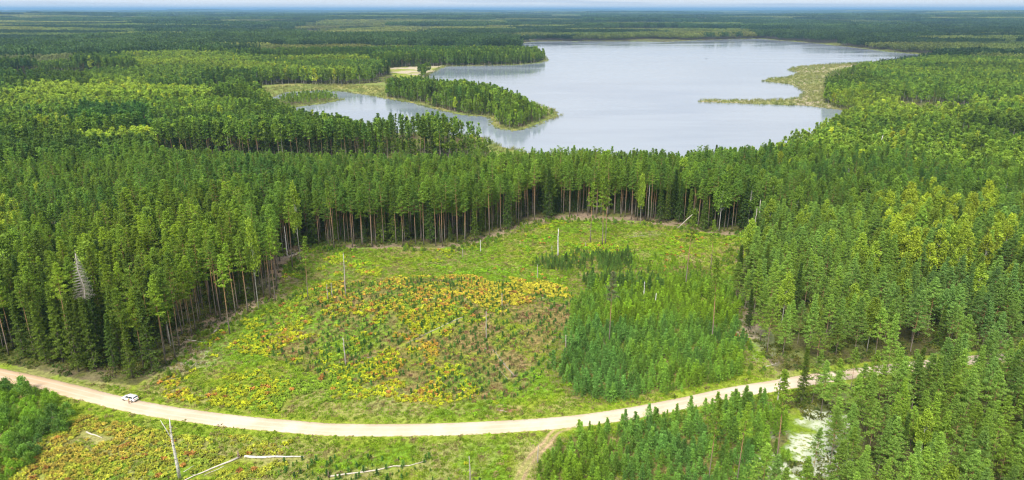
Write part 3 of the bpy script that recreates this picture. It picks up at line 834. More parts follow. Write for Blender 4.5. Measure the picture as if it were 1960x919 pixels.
# understorey spruces just inside the wood's edge behind the clearing: they close the view between the trunks
ux, uy = jgrid(-120, 220, 210, 420, 5.2)
upx, upy, _ = proj(ux, uy, np.full(ux.shape, 2.0))
m = ~inpoly(upx, upy, CLEAR_PX) & (upx > 380) & (upx < 1450) & (upy > 360) & (upy < 600)
e_ = segdist(ux, uy, [unproj(a, b, 2) for a, b in CLEAR_PX[5:28]], False); m &= (e_ > 7) & (e_ < 60)
for X, Y in zip(ux[m], uy[m]):
    s = random.uniform(.28, .62); k = random.random()
    addrec('spruce', X, Y, float(terrain(X, Y)), ('spruce', random.randrange(3)), s, (SPR_A*(1-k)+SPR_B*k)*.95, 'back')

# single trees standing free in the clearing (base, top, kind), surveyed one by one
SINGLES = [  # bx, by, top_y, variant, dir colour, label
 (1166,657,520,'pine','thin solitary pine standing among the young pines above the pale brush heap'),
 (1312,553,405,'pine','lone pine with a bare leaning orange trunk between the clearing and the thicket'),
 (1360,517,425,'pine','short crowned pine near the top right corner of the young pine thicket'),
 (1361,668,498,'pine','tall pine with bare trunk on the right margin of the young pine thicket'),
 (1483,908,700,'pine','tall pine with long orange trunk left of the white lichen patch'),
 (1356,925,752,'pine','pine with orange lower trunk rising from the thicket below the road'),
 (1410,930,762,'pine','second pine rising from the thicket below the road, nearer the lichen'),
 (1130,463,356,'pine','slim pine standing alone in front of the back wood, left of the leaning pair'),
 (1153,470,345,'pine','pale leaning pine of a close pair at the back of the clearing'),
 (1159,468,352,'pine','orange leaning pine of a close pair at the back of the clearing'),
 (1386,440,372,'pine','pine with a bare grey trunk before the wood at the upper right of the clearing'),
 (495,591,430,'birch','thin pale birch with a small yellow green crown at the left wood edge'),
 (527,577,440,'pine','slender dark pine pole just right of the pale birch at the left wood edge'),
 (452,606,470,'pine','slim pine at the left wood edge standing left of the thin pale birch'),
 (475,600,452,'pine','thin trunked pine at the left wood edge directly beside the thin pale birch'),
 (440,640,488,'pine','thin pine standing just outside the left wood above the grey log'),
 (560,512,372,'pine','thin pine before the left wood beside the white birch trunk'),
 (575,500,360,'birch','slender birch before the left wood right of the white birch trunk'),
 (640,478,352,'pine','thin pine just in front of the wood at the back left of the clearing'),
 (1225,430,340,'birch','slender pale birch in front of the spruces at the back of the clearing'),
 (590,572,455,'pine','slender thin crowned pine standing free left of the tall grey snag'),
]
single_things = []
def tree_thing(kind, var, x, y, z, s, rz, col, label, cat, group, sz=None):
    name = {'pine': 'pine_tree', 'spruce': 'spruce_tree', 'birch': 'birch_tree', 'youngpine': 'young_pine', 'seedling': 'pine_seedling', 'bush': 'shrub'}[kind]
    root = empty(name, (x, y, z), (0, 0, rz)); root.scale = sz or (s, s, s)
    tag(root, label, cat, group)
    tm, cm, _ = PROTO[var[0]][var[1]]
    t = link('trunk', tm, root); c = link('crown', cm, root)
    c['tcol'] = [float(q) for q in col]; t['tcol'] = [float(q) for q in col]
    return root
# thin-crowned shapes for the free-standing pines
for i in range(3):
    add_proto('thinpine', conifer(24, random.uniform(.52, .62), 2.3, 26, pine_prof, (.1, .8), 5, 8, .3, .3, dead_stubs=8, lean=.05, trunk_r=.19), M_PBARK)
for k, (bx, by, ty_, kind, label) in enumerate(SINGLES):
    p = gp(bx, by); zc_ = proj(p.x, p.y, p.z)[2]
    # height so that the top reaches the surveyed line
    h = (by-ty_)*zc_/F/CP*1.02
    s = h/(24 if kind == 'pine' else 20)
    col = (PINE_A*.5+MIDP_A*.5)*1.1 if kind == 'pine' else BIR_B
    if kind == 'pine' and k: col = PINE_B*.95
    if k == 0: col = C(.13, .15, .07)
    thick = s*(1 if h > 20 else .95)
    tree_thing(kind, ('thinpine' if kind == 'pine' else 'birch', k % 3), p.x, p.y, p.z, s, k*1.3, col, label, 'pine tree' if kind == 'pine' else 'birch tree', None, (thick*(.55 if kind == 'birch' else .95), thick*(.55 if kind == 'birch' else .95), s))

# choose the individuals ----------------------------------------------------
def edge_bonus(r):
    # trees of the front rows round the clearing show their whole height
    return 1.6 if r['edge'] else 1.0
ex = [unproj(a, b, 2) for a, b in CLEAR_PX[1:34]]
SIDE = ('left', 'middle', 'right')
def zone_label(kind, r):
    px, py, D = r['px'], r['py'], r['zc']
    if kind == 'pine':
        if r['zone'] == 'right_near':
            if px < 1600: w = 'round the white lichen patch below the road'
            elif px < 1780: w = 'right of the white lichen patch below the road'
            else: w = 'in the bottom right corner of the wood'
            return 'slender bushy green pine '+w
        if r['zone'] == 'right_mid':
            if py > 640: w = 'beside the gravel road where it enters the right hand wood'
            elif px < 1600: w = 'on the clearing side of the right hand wood'
            elif px < 1780: w = 'in the middle of the right hand wood'
            else: w = 'deep in the right hand wood'
            return 'grey green middle sized pine '+w
        if r['zone'] == 'left' and py > 560:
            return 'tall pine with orange trunk in the left wood '+('above the white car' if px > 180 else 'where the road leaves on the left')
        if r['zone'] == 'left': return 'tall green crowned pine in the left wood beyond its roadside rows'
        q = 'left' if px < 800 else ('middle' if px < 1100 else 'right')
        return 'tall bare trunked pine in the '+q+' part of the wood behind the clearing'
    if kind == 'spruce':
        if px < 340: return 'dark spruce with boughs to the ground in the left wood by the road'
        if px > 1440: return 'dark narrow spruce among the paler pines of the right hand wood'
        if r['s'] < .65: return 'small dark spruce growing under the tall pines '+('left of the leaning pair' if px < 1140 else 'right of the leaning pair')
        return 'tall dark spruce standing among the pines '+('left' if px < 1000 else 'right')+' of the middle behind the clearing'
    if px > 1440:
        return ('yellow leaved birch standing among the right hand pines' if r['col'][0] > .16 else 'light green birch among the pines of the right hand wood')
    if px < 560: return 'light green birch among the tall pines of the left wood'
    return 'light green birch in the wood between clearing and lake'
CATS = {'pine': 'pine tree', 'spruce': 'spruce tree', 'birch': 'birch tree'}
for kind in ('pine', 'spruce', 'birch'):
    rec = records[kind]
    X = np.array([r['x'] for r in rec]); Y = np.array([r['y'] for r in rec])
    ed = segdist(X, Y, ex, False)
    base_h = {'pine': 26, 'spruce': 24, 'birch': 20, 'midpine': 15}
    size = []
    for i, r in enumerate(rec):
        r['edge'] = ed[i] < 9 and r['px'] > 150
        hh = base_h[r['var'][0].replace('_far', '')]*r['s']
        top = proj(r['x'], r['y'], r['z']+hh)
        inv = (-10 < r['px'] < 1970 or -10 < top[0] < 1970) and top[1] < 905
        size.append((F*hh/r['zc']*edge_bonus(r)) if inv else -1)
    order = np.argsort(-np.array(size))
    nI = 288 if kind == 'pine' else 300
    chosen = set(int(q) for q in order[:nI] if size[q] > 0)
    for i in chosen:
        r = rec[i]; L = zone_label(kind, r)
        tree_thing(kind, (r['var'][0].replace('_far', ''), r['var'][1]), r['x'], r['y'], r['z'], r['s'], random.random()*6.28, r['col'], L, CATS[kind], L.replace(' standing', '')+'s' if False else 'the '+L, None)
    rest = [r for i, r in enumerate(rec) if i not in chosen]
    names = sorted(set(r['var'][0] for r in rest)); meshes = []; base = {}
    for nme in names:
        base[nme] = len(meshes); meshes += [t[2] for t in PROTO[nme]]
    n = len(rest)
    sc = np.array([r['s'] for r in rest]); w = RNG.uniform(.88, 1.15, n)
    scatter({'pine': 'pine_forest', 'spruce': 'spruce_forest', 'birch': 'birch_forest'}[kind],
            {'pine': 'the remaining mass of pines filling the woods round clearing and lake',
             'spruce': 'the remaining dark spruces mixed through the woods',
             'birch': 'the remaining light green broadleaved trees along the lake and through the woods'}[kind], 'forest',
            [(r['x'], r['y'], r['z']) for r in rest], meshes, [base[r['var'][0]]+r['var'][1] for r in rest],
            np.stack([sc*w, sc*w, sc], 1), rots(n, .018), [r['col'] for r in rest])

# thicket, bushes, seedlings ---------------------------------------------------
def zone_pts(poly, s, j=.42, extra=None):
    U = [unproj(a, b, 2) for a, b in poly]; xs = [u[0] for u in U]; ys = [u[1] for u in U]
    x, y = jgrid(min(xs), max(xs), min(ys), max(ys), s, j)
    px, py, _ = proj(x, y, np.full(x.shape, 2.0))
    m = wpoly(px, py, x, y, poly, 14 if poly is BUSH_PX else 40, 5 if poly is BUSH_PX else 12, 8) & (segdist(x, y, ROAD, False) > 4.8) & (y > 85)
    return x[m], y[m], px[m], py[m]
def massed(kind, pts, tops, label_fn, stuff_name, stuff_label, cat, nmax=300):
    """pts: list of dict(x,y,s,col,px,py,var)"""
    zz = terrain(np.array([p['x'] for p in pts]), np.array([p['y'] for p in pts]))
    for p, z in zip(pts, zz): p['z'] = float(z)-.03
    vis = []
    for p in pts:
        P = proj(p['x'], p['y'], p['z']+p['s']*tops*.8)
        vis.append(F*p['s']*tops/P[2] if (-5 < P[0] < 1965 and P[1] < 919) else -1)
    order = np.argsort(-np.array(vis)); ch = set(int(q) for q in order[:nmax] if vis[q] > 0)
    for i in ch:
        p = pts[i]; L = label_fn(p)
        tree_thing(kind, (kind, p['var']), p['x'], p['y'], p['z'], p['s'], random.random()*6.28, p['col'], L, cat, 'the '+L)
    rest = [p for i, p in enumerate(pts) if i not in ch]
    if rest:
        n = len(rest); sc = np.array([p['s'] for p in rest])
        scatter(stuff_name, stuff_label, cat, [(p['x'], p['y'], p['z']) for p in rest], [t[2] for t in PROTO[kind]], [p['var'] for p in rest],
                np.stack([sc]*3, 1)*RNG.uniform(.85, 1.15, (n, 3)), rots(n, .05), [p['col'] for p in rest])
YP_A, YP_B, YP_C = C(.150, .305, .062), C(.240, .380, .026), C(.12, .22, .04)
pts = []
for poly, sp, z in ((THICK1_PX, 1.5, 1), (THICK2_PX, 1.85, 2)):
    x, y, px, py = zone_pts(poly, sp)
    td_ = segdist(x, y, TRACK, False); a = fbm(x, y, 14, 201); b = fbm(x, y, 6, 205); r = RNG.random((len(x), 3))
    for i in range(len(x)):
        edge = 1.0
        if r[i, 0] < .14 or b[i] > .72 or (r[i, 0] < .3 and not inpoly(px[i]+60*(a[i]-.5), py[i]+16*(b[i]-.5), poly)): continue
        h = (.52 if z == 1 else .55)+.7*r[i, 1]**1.3
        if td_[i] < 3.2: continue
        if z == 1:
            if py[i] < 545: h *= .55
            if px[i] < 1130 and r[i, 2] < .3: h *= .6
            k = np.clip((a[i]-.3)*2.2+.3*(r[i, 2]-.5)+(.5 if py[i] < 630 else 0), 0, 1); col = YP_A*(1-k)+YP_B*k
            if (py[i] < 519 and px[i] < 1210 and b[i] > .38) or (525 < py[i] < 562 and 1110 < px[i] < 1270 and b[i] > .5): col = YP_C; h *= 1.25
            elif py[i] < 530 and b[i] < .45: continue
        else:
            k = np.clip((a[i]-.3)*1.8+.15+.4*(r[i, 2]-.5), 0, 1); col = YP_A*(1-k)+YP_B*k
        pts.append(dict(x=x[i], y=y[i], s=h, col=col*random.uniform(.85, 1.15), px=px[i], py=py[i], var=i % 3, z2=z))
def yl(p):
    if p['z2'] == 2:
        return 'bushy young pine in the thicket below the road, '+('by the dirt track' if p['px'] < 1120 else ('midway to the lichen patch' if p['px'] < 1330 else 'close to the lichen patch'))
    return 'young pine in the thicket above the road, '+('on its left fringe' if p['px'] < 1140 else ('in its middle' if p['px'] < 1300 else 'on its right'))
massed('youngpine', pts, 4.6, yl, 'young_pine_thicket', 'the remaining young pines packed in the thickets on both sides of the road', 'young pine')

pts = []
x, y, px, py = zone_pts(BUSH_PX, 2.3)
a = fbm(x, y, 9, 221)
for i in range(len(x)):
    if random.random() < .15 or a[i] < .28: continue
    k = np.clip((a[i]-.3)*2.5, 0, 1); col = C(.22, .38, .03)*k+C(.12, .24, .05)*(1-k)
    s = random.uniform(.5, 1.0)*(.75 if a[i] > .55 else 1.05)
    pts.append(dict(x=x[i], y=y[i], s=s, col=col, px=px[i], py=py[i], var=i % 3))
massed('bush', pts, 4.2, lambda p: ('dark green leafy shrub in the thicket at lower left, ' if p['col'][0] < .07 else 'bright green leafy shrub in the thicket at lower left, ')+('along the road' if p['py'] < 800 else 'away from the road'),
       'shrubs', 'the remaining leafy shrubs of the lower left thicket', 'shrub')

pts = []
for poly, sp in ((SEED1_PX, 2.35), (SEED2_PX, 1.9)):
    U = [unproj(a, b, 2) for a, b in poly]; xs = [u[0] for u in U]; ys = [u[1] for u in U]
    cxm, cym = np.mean(xs), np.mean(ys); R_ = 130
    gx_, gy_ = np.meshgrid(np.arange(-R_, R_, 1.35), np.arange(-R_, R_, 3.0)); gx_ = gx_.ravel(); gy_ = gy_.ravel()
    n = len(gx_); gx_ = gx_+RNG.uniform(-.5, .5, n); gy_ = gy_+RNG.uniform(-.45, .45, n)
    th_ = R(58); x = cxm+gx_*math.cos(th_)-gy_*math.sin(th_); y = cym+gx_*math.sin(th_)+gy_*math.cos(th_)
    px, py, _ = proj(x, y, np.full(x.shape, 3.0)); m = inpoly(px, py, poly) & (RNG.random(n) < .72) & (fbm(x, y, 12, 231) > .33)
    for X, Y, PX, PY in zip(x[m], y[m], px[m], py[m]):
        k = random.random(); pts.append(dict(x=X, y=Y, s=random.uniform(.55, 1.35), col=C(.07, .17, .035)*(1-k)+C(.13, .26, .04)*k, px=PX, py=PY, var=random.randrange(3)))
massed('seedling', pts, 1.2, lambda p: 'knee high pine seedling '+('in the planted rows below the road' if p['py'] > 830 else ('in the planted rows on the '+('left' if p['px'] < 800 else 'right')+' of the bracken mound')),
       'pine_seedlings', 'the remaining pine seedlings in rows on the mound', 'seedling')

# ground cover ---------------------------------------------------------------
LOGS_PX = [(468,877,580,876),(457,877,352,921),(630,914,815,885),(165,828,196,839),(430,893,390,910),(352,904,372,891),(885,607,778,657),(985,722,944,670),(410,637,436,616)]
LOGSEG = [(gp(a, b), gp(c_, d)) for a, b, c_, d in LOGS_PX]
def near_log(x, y):
    m = np.zeros(x.shape, bool)
    for a, b in LOGSEG: m |= segdist(x, y+.7, [(a.x, a.y), (b.x, b.y)], False) < 1.1
    return m
x, y = jgrid(-170, 190, 95, 330, .95, .5)
px, py, _ = proj(x, y, np.full(x.shape, 3.0))
rdq = segdist(x, y, ROAD, False)
m = inpoly(px, py, CLEAR_PX) & (rdq > 3.3) & ~near_log(x, y) & (px > -60) & (px < 2000) & (py < 960)
x, y, px, py, rdq = [q[m] for q in (x, y, px, py, rdq)]
zq = terrain(x, y, None, rdq)
nA = fbm(x, y, 13, 301); nB = fbm(x, y, 4.5, 305); nC = fbm(x, y, 22, 311); rr = RNG.random((len(x), 4))
INF = wpoly(px, py, x, y, FERN_PX, 70, 26); INF2 = wpoly(px, py, x, y, FERN2_PX, 70, 30); INS = wpoly(px, py, x, y, SEED1_PX, 50, 20)
fern_k = np.where(INF, .60, np.where(INF2, .72, np.where((py < 545), .34, .2)))
isf = (nA*.55+nB*.45) > (.78-fern_k*.55)
isf &= ~(inpoly(px, py, THICK1_PX) | inpoly(px, py, THICK2_PX)) | (rr[:, 3] < .25)
isf &= (rdq > 5.5)
Fc, Fp, Fs = [], [], []; Tc, Tp, Ts = [], [], []; Hc, Hp, Hs = [], [], []
td = segdist(x, y, TRACK, False)
for i in range(len(x)):
    if td[i] < 1.3+.8*rr[i, 0]: continue
    a, b, c_, d = rr[i]
    if isf[i]:
        if b > .9: continue
        gold = INF[i] and px[i] > 640 and py[i] < 612+40*(b-.5)
        k = nC[i]+.35*(a-.5)
        if gold: col = C(.42, .38, .03) if k < .50 else (C(.42, .27, .04) if k < .60 else C(.23, .32, .03))
        else: col = C(.20, .31, .02) if k < .38 else (C(.36, .39, .015) if k < .70 else C(.40, .28, .03))
        if py[i] < 530 or (not INF[i] and py[i] < 830): col = C(.19, .34, .012) if k < .55 else C(.31, .37, .015)
        if INF2[i] and py[i] > 790: col = C(.22, .29, .03) if k < .42 else (C(.32, .34, .03) if k < .68 else C(.36, .29, .04))
        if c_ > .97: col = C(.38, .19, .04)
        Fc.append(col*(.8+.4*d)); Fp.append((x[i], y[i], zq[i])); Fs.append(.7+.6*c_)
    elif a < .5:
        verge = rdq[i] < 8
        col = C(.23, .33, .02) if verge or nC[i] < .45 else (C(.25, .34, .02) if nC[i] < .55 else C(.33, .28, .12))
        Tc.append(col*(.75+.5*d)); Tp.append((x[i], y[i], zq[i])); Ts.append((.5 if rdq[i] < 5 else .8)+.6*c_)
    elif a < .88:
        hz = INS[i]
        col = (C(.25, .14, .08) if c_ < .28 else C(.20, .22, .06)) if hz else (C(.20, .32, .012) if c_ < .75 else C(.28, .24, .09))
        Hc.append(col*(.75+.5*d)); Hp.append((x[i], y[i], zq[i])); Hs.append(.7+.8*b)
def sc1(s): s = np.array(s); return np.stack([s, s, s], 1)
scatter('bracken', 'yellow green and rusty bracken covering the mound and the clearing', 'ferns', Fp, FERNS, RNG.integers(0, 4, len(Fp)), sc1(Fs), rots(len(Fp), .08), Fc)
scatter('grass', 'tufts of green and straw coloured grass along the road and in the clearing', 'grass', Tp, TUFTS, RNG.integers(0, 3, len(Tp)), sc1(Ts), rots(len(Tp), .08), Tc)
scatter('heather', 'low brown and green heather and bilberry on the clearing', 'heather', Hp, HEATH, RNG.integers(0, 3, len(Hp)), sc1(Hs), rots(len(Hp), .08), Hc)
# scrub spilling out of the wood's edge
x, y = jgrid(-170, 190, 110, 420, 1.6, .5)
px, py, _ = proj(x, y, np.full(x.shape, 2.0)); cl_ = [unproj(a, b, 2) for a, b in CLEAR_PX[1:34]]
ed_ = segdist(x, y, cl_, False)
m = inpoly(px, py, CLEAR_PX) & (ed_ < 9) & (ed_ > .5) & (segdist(x, y, ROAD, False) > 7) & (fbm(x, y, 10, 371) > .44) & (RNG.random(len(x)) < .5) & (py > 405) & (px < 1500)
x, y = x[m], y[m]; zq = terrain(x, y); n = len(x); k = RNG.random(n)[:, None]
scatter('scrub', 'low leafy scrub spilling from the wood edge into the clearing', 'scrub', np.stack([x, y, zq], 1), [t[2] for t in PROTO['bush']], RNG.integers(0, 3, n), sc1(RNG.uniform(.16, .42, n)), rots(n, .1), C(.13, .26, .03)*k+C(.26, .34, .03)*(1-k))
# forest floor shrubs seen between the trees on the right
x, y = jgrid(-200, 330, 80, 330, 1.7, .5)
px, py, _ = proj(x, y, np.full(x.shape, 2.0)); sdq = lake_sd(x, y); rdq = segdist(x, y, ROAD, False)
m = is_forest(px, py, x, y, sdq, rdq) & fov(x, y, 20) & (fbm(x, y, 7, 333) > .42)
x, y = x[m], y[m]; zq = terrain(x, y); n = len(x); k = RNG.random(n)[:, None]
scatter('bilberry', 'low bilberry and moss growing on the forest floor', 'undergrowth', np.stack([x, y, zq], 1), HEATH, RNG.integers(0, 3, n), sc1(RNG.uniform(1, 2.2, n)), rots(n, .1), C(.07, .13, .02)*k+C(.17, .17, .03)*(1-k))
# reeds along the shore
x, y = jgrid(-420, 950, 380, 1900, 5.0, .5)
sdq = lake_sd(x, y); m = fov(x, y, 30, .8) & (sdq > -4) & (sdq < 60)
x, y, sdq = x[m], y[m], sdq[m]; px, py, _ = proj(x, y, np.zeros(x.shape))
m = (sdq < 2+5*fbm(x, y, 30, 356)) | inpoly(px, py, MEADOW_PX) | inpoly(px, py, REED_PX) | inpoly(px, py, MEADOW2_PX)
m &= RNG.random(len(x)) < .8
x, y, sdq = x[m], y[m], sdq[m]; zq = np.maximum(terrain(x, y, sdq), -.05); n = len(x); k = fbm(x, y, 40, 351)[:, None]
scatter('reeds', 'belts of reeds along the shores of the lake', 'reeds', np.stack([x, y, zq], 1), REEDS, RNG.integers(0, 3, n), sc1(RNG.uniform(1, 1.9, n)), rots(n, .05), C(.17, .23, .06)*k+C(.29, .27, .11)*(1-k))

# far woods in pieces --------------------------------------------------------
def far_band(r0, r1, s, kc, kd, P, I, S, Cc, table, lim=.84):
    x, y = jgrid(-r1*.86, r1*.86, r0*.5, r1, s, .2)
    r = np.hypot(x, y); m = (r > r0) & (r <= r1) & (np.abs(x) < y*lim+100); x, y = x[m], y[m]
    q = lake_sd(x, y); px, py, _ = proj(x, y, terrain(x, y, q)+3)
    m = (q > s*.5+5)
    for f in FIELDS_PX+[REED_PX]: m &= ~inpoly(px, py, f)
    px2, py2, _z = proj(x, y, terrain(x, y, q)+24)
    for f in FIELDS_PX+[FARLAKE_PX]: m &= ~inpoly(px2, py2, f)
    m &= ~((fbm(x, y, 620, 401, 2) > .80))
    x, y, q = x[m], y[m], q[m]; z = terrain(x, y, q); px, py, zc = proj(x, y, z); tn = fbm(x, y, 500+s*3, 411, 2)
    st, hn, ce = cells(x, y, 150+s*1.5, 17, 2.2); bigv = fbm(x, y, 1800, 431, 2)
    for i in range(len(x)):
        con = st[i] < .52; a = random.random()
        if st[i] > .97: continue
        mesh = random.choice(table[kc if con else kd])
        k = np.clip((tn[i]-.3)*2+.25*(a-.5), 0, 1)
        col = (C(.055, .108, .030)*(1-k)+C(.09, .150, .035)*k) if con else (C(.15, .21, .045)*(1-k)+C(.26, .27, .065)*k)
        col = col*random.uniform(.9, 1.1)
        hs = (.66+.6*hn[i])*(1.1 if con else .9)
        col = col*(.62+.40*hn[i])*(.75+.5*bigv[i])
        if 1560 < px[i] < 1800 and zc[i] < 2100 and py[i] > np.interp(px[i], [q[0] for q in TOP_E], [q[1] for q in TOP_E]): hs = min(hs, cap(TOP_E, px[i], zc[i], 22, 1)/22)
        hs = max(hs, .2)
        P.append((x[i], y[i], z[i])); I.append(mesh)
        S.append((1.08, 1.08, hs)); Cc.append(col)
P, I, S, Cc = [], [], [], []
flat = {}; order = []
for key in PATCH:
    flat[key] = list(range(len(order), len(order)+len(PATCH[key]))); order += PATCH[key]
far_band(1600, 3600, 31, 'a_con', 'a_dec', P, I, S, Cc, flat)
far_band(3600, 8500, 84, 'b_con', 'b_dec', P, I, S, Cc, flat)
far_band(8500, 30000, 230, 'c', 'c', P, I, S, Cc, flat)
n = len(P); rt = np.zeros((n, 3)); rt[:, 2] = RNG.integers(0, 4, n)*math.pi/2
scatter('distant_forest', 'unbroken far woods stretching beyond the lake to the horizon', 'forest', P, order, I, S, rt, Cc)

# ------------------------------------------------------------------ dead trunks, logs
def snag_mb(h, r, lean=(0, 0), stubs=6, fork=False):
    mb = MB(); n = 7; pts = []; rr = []
    for i in range(n+1):
        t = i/n; pts.append((lean[0]*t*h+random.gauss(0, .01)*h*t, lean[1]*t*h, h*t-(.25 if i == 0 else 0))); rr.append(r*(1-.5*t)*(1.4 if i == 0 else 1))
    mb.tube(pts, rr, 7, jit=.15)
    tip = Vector(pts[-1]); mb.tube([tip-Vector((0, 0, .05)), tip+Vector((r*.3, 0, h*.035))], [r*.35, r*.05], 4)
    for k in range(stubs):
        z = h*random.uniform(.3, .97); a = random.random()*6.28; L = random.uniform(.15, .8)*min(1, h/8)
        p = Vector((lean[0]*z, lean[1]*z, z)); mb.tube([p, p+Vector((math.cos(a)*L, math.sin(a)*L, L*.25))], [r*.28, r*.1], 4)
    return mb
SNAGS = [  # bx, by, top_y, radius, material, label
 (662,566,485,.17,'dead','tall slim grey snag above the bracken mound, left of its crest'),
 (662,699,644,.17,'dead','grey snag half way down the left slope of the bracken mound'),
 (886,492,476,.13,'dead','short stub left of the white snag near the back of the clearing'),
 (920,482,460,.15,'birch','white birch stub in the grass at the back left of the clearing'),
 (1068,489,438,.26,'birch','tall thick white birch snag in the grass at the back of the clearing'),
 (1056,493,470,.12,'dead','thin grey stub just left of the thick white birch snag'),
 (1029,534,507,.14,'dead','grey snag just above the golden bracken on the mound crest'),
 (961,587,561,.13,'dead','short grey snag in the golden bracken'),
 (931,651,594,.14,'dead','slim grey snag among the seedlings in the middle of the mound'),
 (1083,665,640,.14,'dead','short grey snag on the border of seedlings and young pines'),
 (1232,580,539,.16,'birch','pale snag rising from the young pines, the left one of two'),
 (1254,592,561,.16,'birch','pale snag rising from the young pines, the right one of two'),
 (628,575,543,.11,'dead','left one of two thin grey poles on the left shoulder of the mound'),
 (636,571,541,.11,'dead','right one of two thin grey poles on the left shoulder of the mound'),
 (550,491,434,.16,'birch','white birch trunk against the dark edge of the left wood'),
 (900,924,868,.13,'dead','grey brown snag at the bottom edge below the road'),
 (1029,886,850,.12,'dead','short grey snag beside the dirt track'),
 (1486,791,718,.16,'dead','grey snag with stubs on the roadside at the foot of the right hand wood'),
 (1570,657,634,.12,'dead','short broken snag beyond the road inside the right hand wood'),
 (1121,473,464,.14,'dead','very short stump left of the leaning pair of pines'),
 (1681,312,262,.28,'birch','broken pale dead trunk rising from the woods near the lake at the right'),
 (1240,422,352,.2,'dead','bare grey dead tree between the spruces at the back of the clearing'),
 (712,468,372,.16,'dead','bare pale dead trunk in the front row of the wood behind the clearing'),
 (1449,452,385,.2,'dead','bare grey pole at the upper right corner of the clearing'),
 (1441,470,400,.18,'dead','second bare brown pole at the upper right corner of the clearing'),
]
for bx, by, ty_, r, mt, label in SNAGS:
    p = gp(bx, by); zc_ = proj(p.x, p.y, p.z)[2]; h = (by-ty_)*zc_/F/CP
    o = snag_mb(h, r*1.35, (random.uniform(-.02, .02), 0), 6 if h > 4 else 2).build('dead_tree', M_DEADB if mt == 'birch' else M_DEAD)
    o.location = p; tag(o, label, 'dead tree', 'dead trunks left standing in the clearing')
# the forked birch by the road
p = gp(344, 916); zc_ = proj(p.x, p.y, p.z)[2]; k_ = zc_/F
mb = MB(); Hh = 126*k_/CP
mb.tube([(0, 0, -.3), (-.05, 0, Hh*.25), (-.15, 0, Hh*.55), (-.2, .05, Hh*.78), (0, .05, Hh)], [.4, .33, .27, .19, .09], 9, jit=.1)
mb.tube([(-.17, 0, Hh*.64), (-1.0, 0, Hh*.8), (-2.0, 0, Hh*.97)], [.12, .09, .04], 6)
mb.tube([(-1.5, 0, Hh*.885), (-2.0, .1, Hh*.91)], [.045, .02], 4)
mb.tube([(-.12, 0, Hh*.45), (.25, -.1, Hh*.5)], [.05, .03], 4)
mb.tube([(-.2, 0, Hh*.8), (.15, .1, Hh*.86)], [.05, .02], 4)
o = mb.build('dead_tree', M_DEADB); o.location = p; tag(o, 'tall white forked birch snag standing below the road near the bottom left', 'dead tree')

def log(px0, py0, px1, py1, r, mat, label, root=False, branches=0, lift=.0, name='fallen_log'):
    a = gp(px0, py0); b = gp(px1, py1)
    if root: base = empty(name, a); tag(base, label, 'fallen tree')
    L = (b-a).length; d = (b-a)/L; mb = MB(); n = 6
    pts = [Vector((0, 0, r*.8+lift))+(b-a)*(i/n)+Vector((random.gauss(0, .01)*L, random.gauss(0, .01)*L, .02*math.sin(i*2)+(lift*.5 if i else 0))) for i in range(n+1)]
    mb.tube(pts, [r*(1-.6*i/n) for i in range(n+1)], 8, jit=.12)
    for k in range(branches):
        t = random.uniform(.3, 1); q = Vector((0, 0, r))+(b-a)*t; ang = random.uniform(-1, 1)
        side = Vector((-d.y, d.x, 0))*ang; e = q+(d*.6+side+Vector((0, 0, random.uniform(0, .5))))*random.uniform(.8, 2.4)
        mb.tube([q, e], [r*.22, r*.07], 4)
    if root:
        mb.build('trunk', mat, base)
        rb = MB(); 
        for k in range(16):
            t = random.random()*6.28; Lr = random.uniform(.7, 1.7); side = Vector((-d.y, d.x, 0))
            v = side*math.cos(t)*Lr+Vector((0, 0, abs(math.sin(t))*Lr*1.1))-d*random.uniform(0, .35)
            rb.tube([Vector((0, 0, r)), Vector((0, 0, r))+v*.55, Vector((0, 0, r))+v+Vector((0, 0, random.uniform(-.2, .2)))], [r*.6, r*.3, r*.08], 5)
        rb.build('root_plate', M_ROOT, base); return base
    o = mb.build(name, mat); o.location = a; tag(o, label, 'fallen tree'); return o
M_ROOT = bark_mat('root_wood', (.19, .14, .10), (.26, .2, .15))
M_PALE = bark_mat('barkless_wood', (.52, .47, .40), (.60, .54, .46))
log(468, 877, 580, 876, .32, M_DEADB, 'white fallen birch log lying right of the upturned roots below the road')
log(457, 877, 352, 921, .26, M_PALE, 'long fallen trunk running down left from its upturned roots', True, 3)
log(430, 893, 390, 910, .09, M_PALE, 'thin fallen branch beside the long trunk with upturned roots')
log(630, 914, 815, 885, .2, M_PALE, 'long pale fallen trunk with raised roots at the bottom edge', True, 3)
log(165, 828, 196, 839, .2, M_PALE, 'short pale log in the bracken on the lower left')
log(158, 918, 170, 901, .12, M_PALE, 'small pale branch near the bottom left in the bracken')
log(352, 904, 372, 891, .1, M_PALE, 'short pale log right of the forked birch snag')
log(410, 637, 436, 616, .28, M_DEAD, 'thick grey log lying at the edge of the left wood')
log(356, 651, 404, 658, .2, M_PALE, 'pale log by the left wood above the brush heap')
log(885, 607, 778, 657, .14, M_DEAD, 'long bare fallen crown across the upper slope of the mound', False, 12)
log(985, 722, 944, 670, .14, M_DEAD, 'bare fallen tree pointing up left on the right side of the mound', True, 12)
log(972, 727, 948, 700, .09, M_DEAD, 'thin dead pole beside the fallen tree on the mound', False, 3)
log(1036, 572, 1058, 562, .12, M_PALE, 'curved pale branch in the golden bracken at the right', False, 2)
log(820, 575, 845, 568, .1, M_PALE, 'small pale branch on the crest of the mound')
log(1302, 437, 1316, 432, .2, M_PALE, 'short pale log before the spruces at the back right of the clearing')
log(1205, 455, 1250, 449, .15, M_DEAD, 'grey brushwood trunk on the bare patch at the back of the clearing', False, 8)
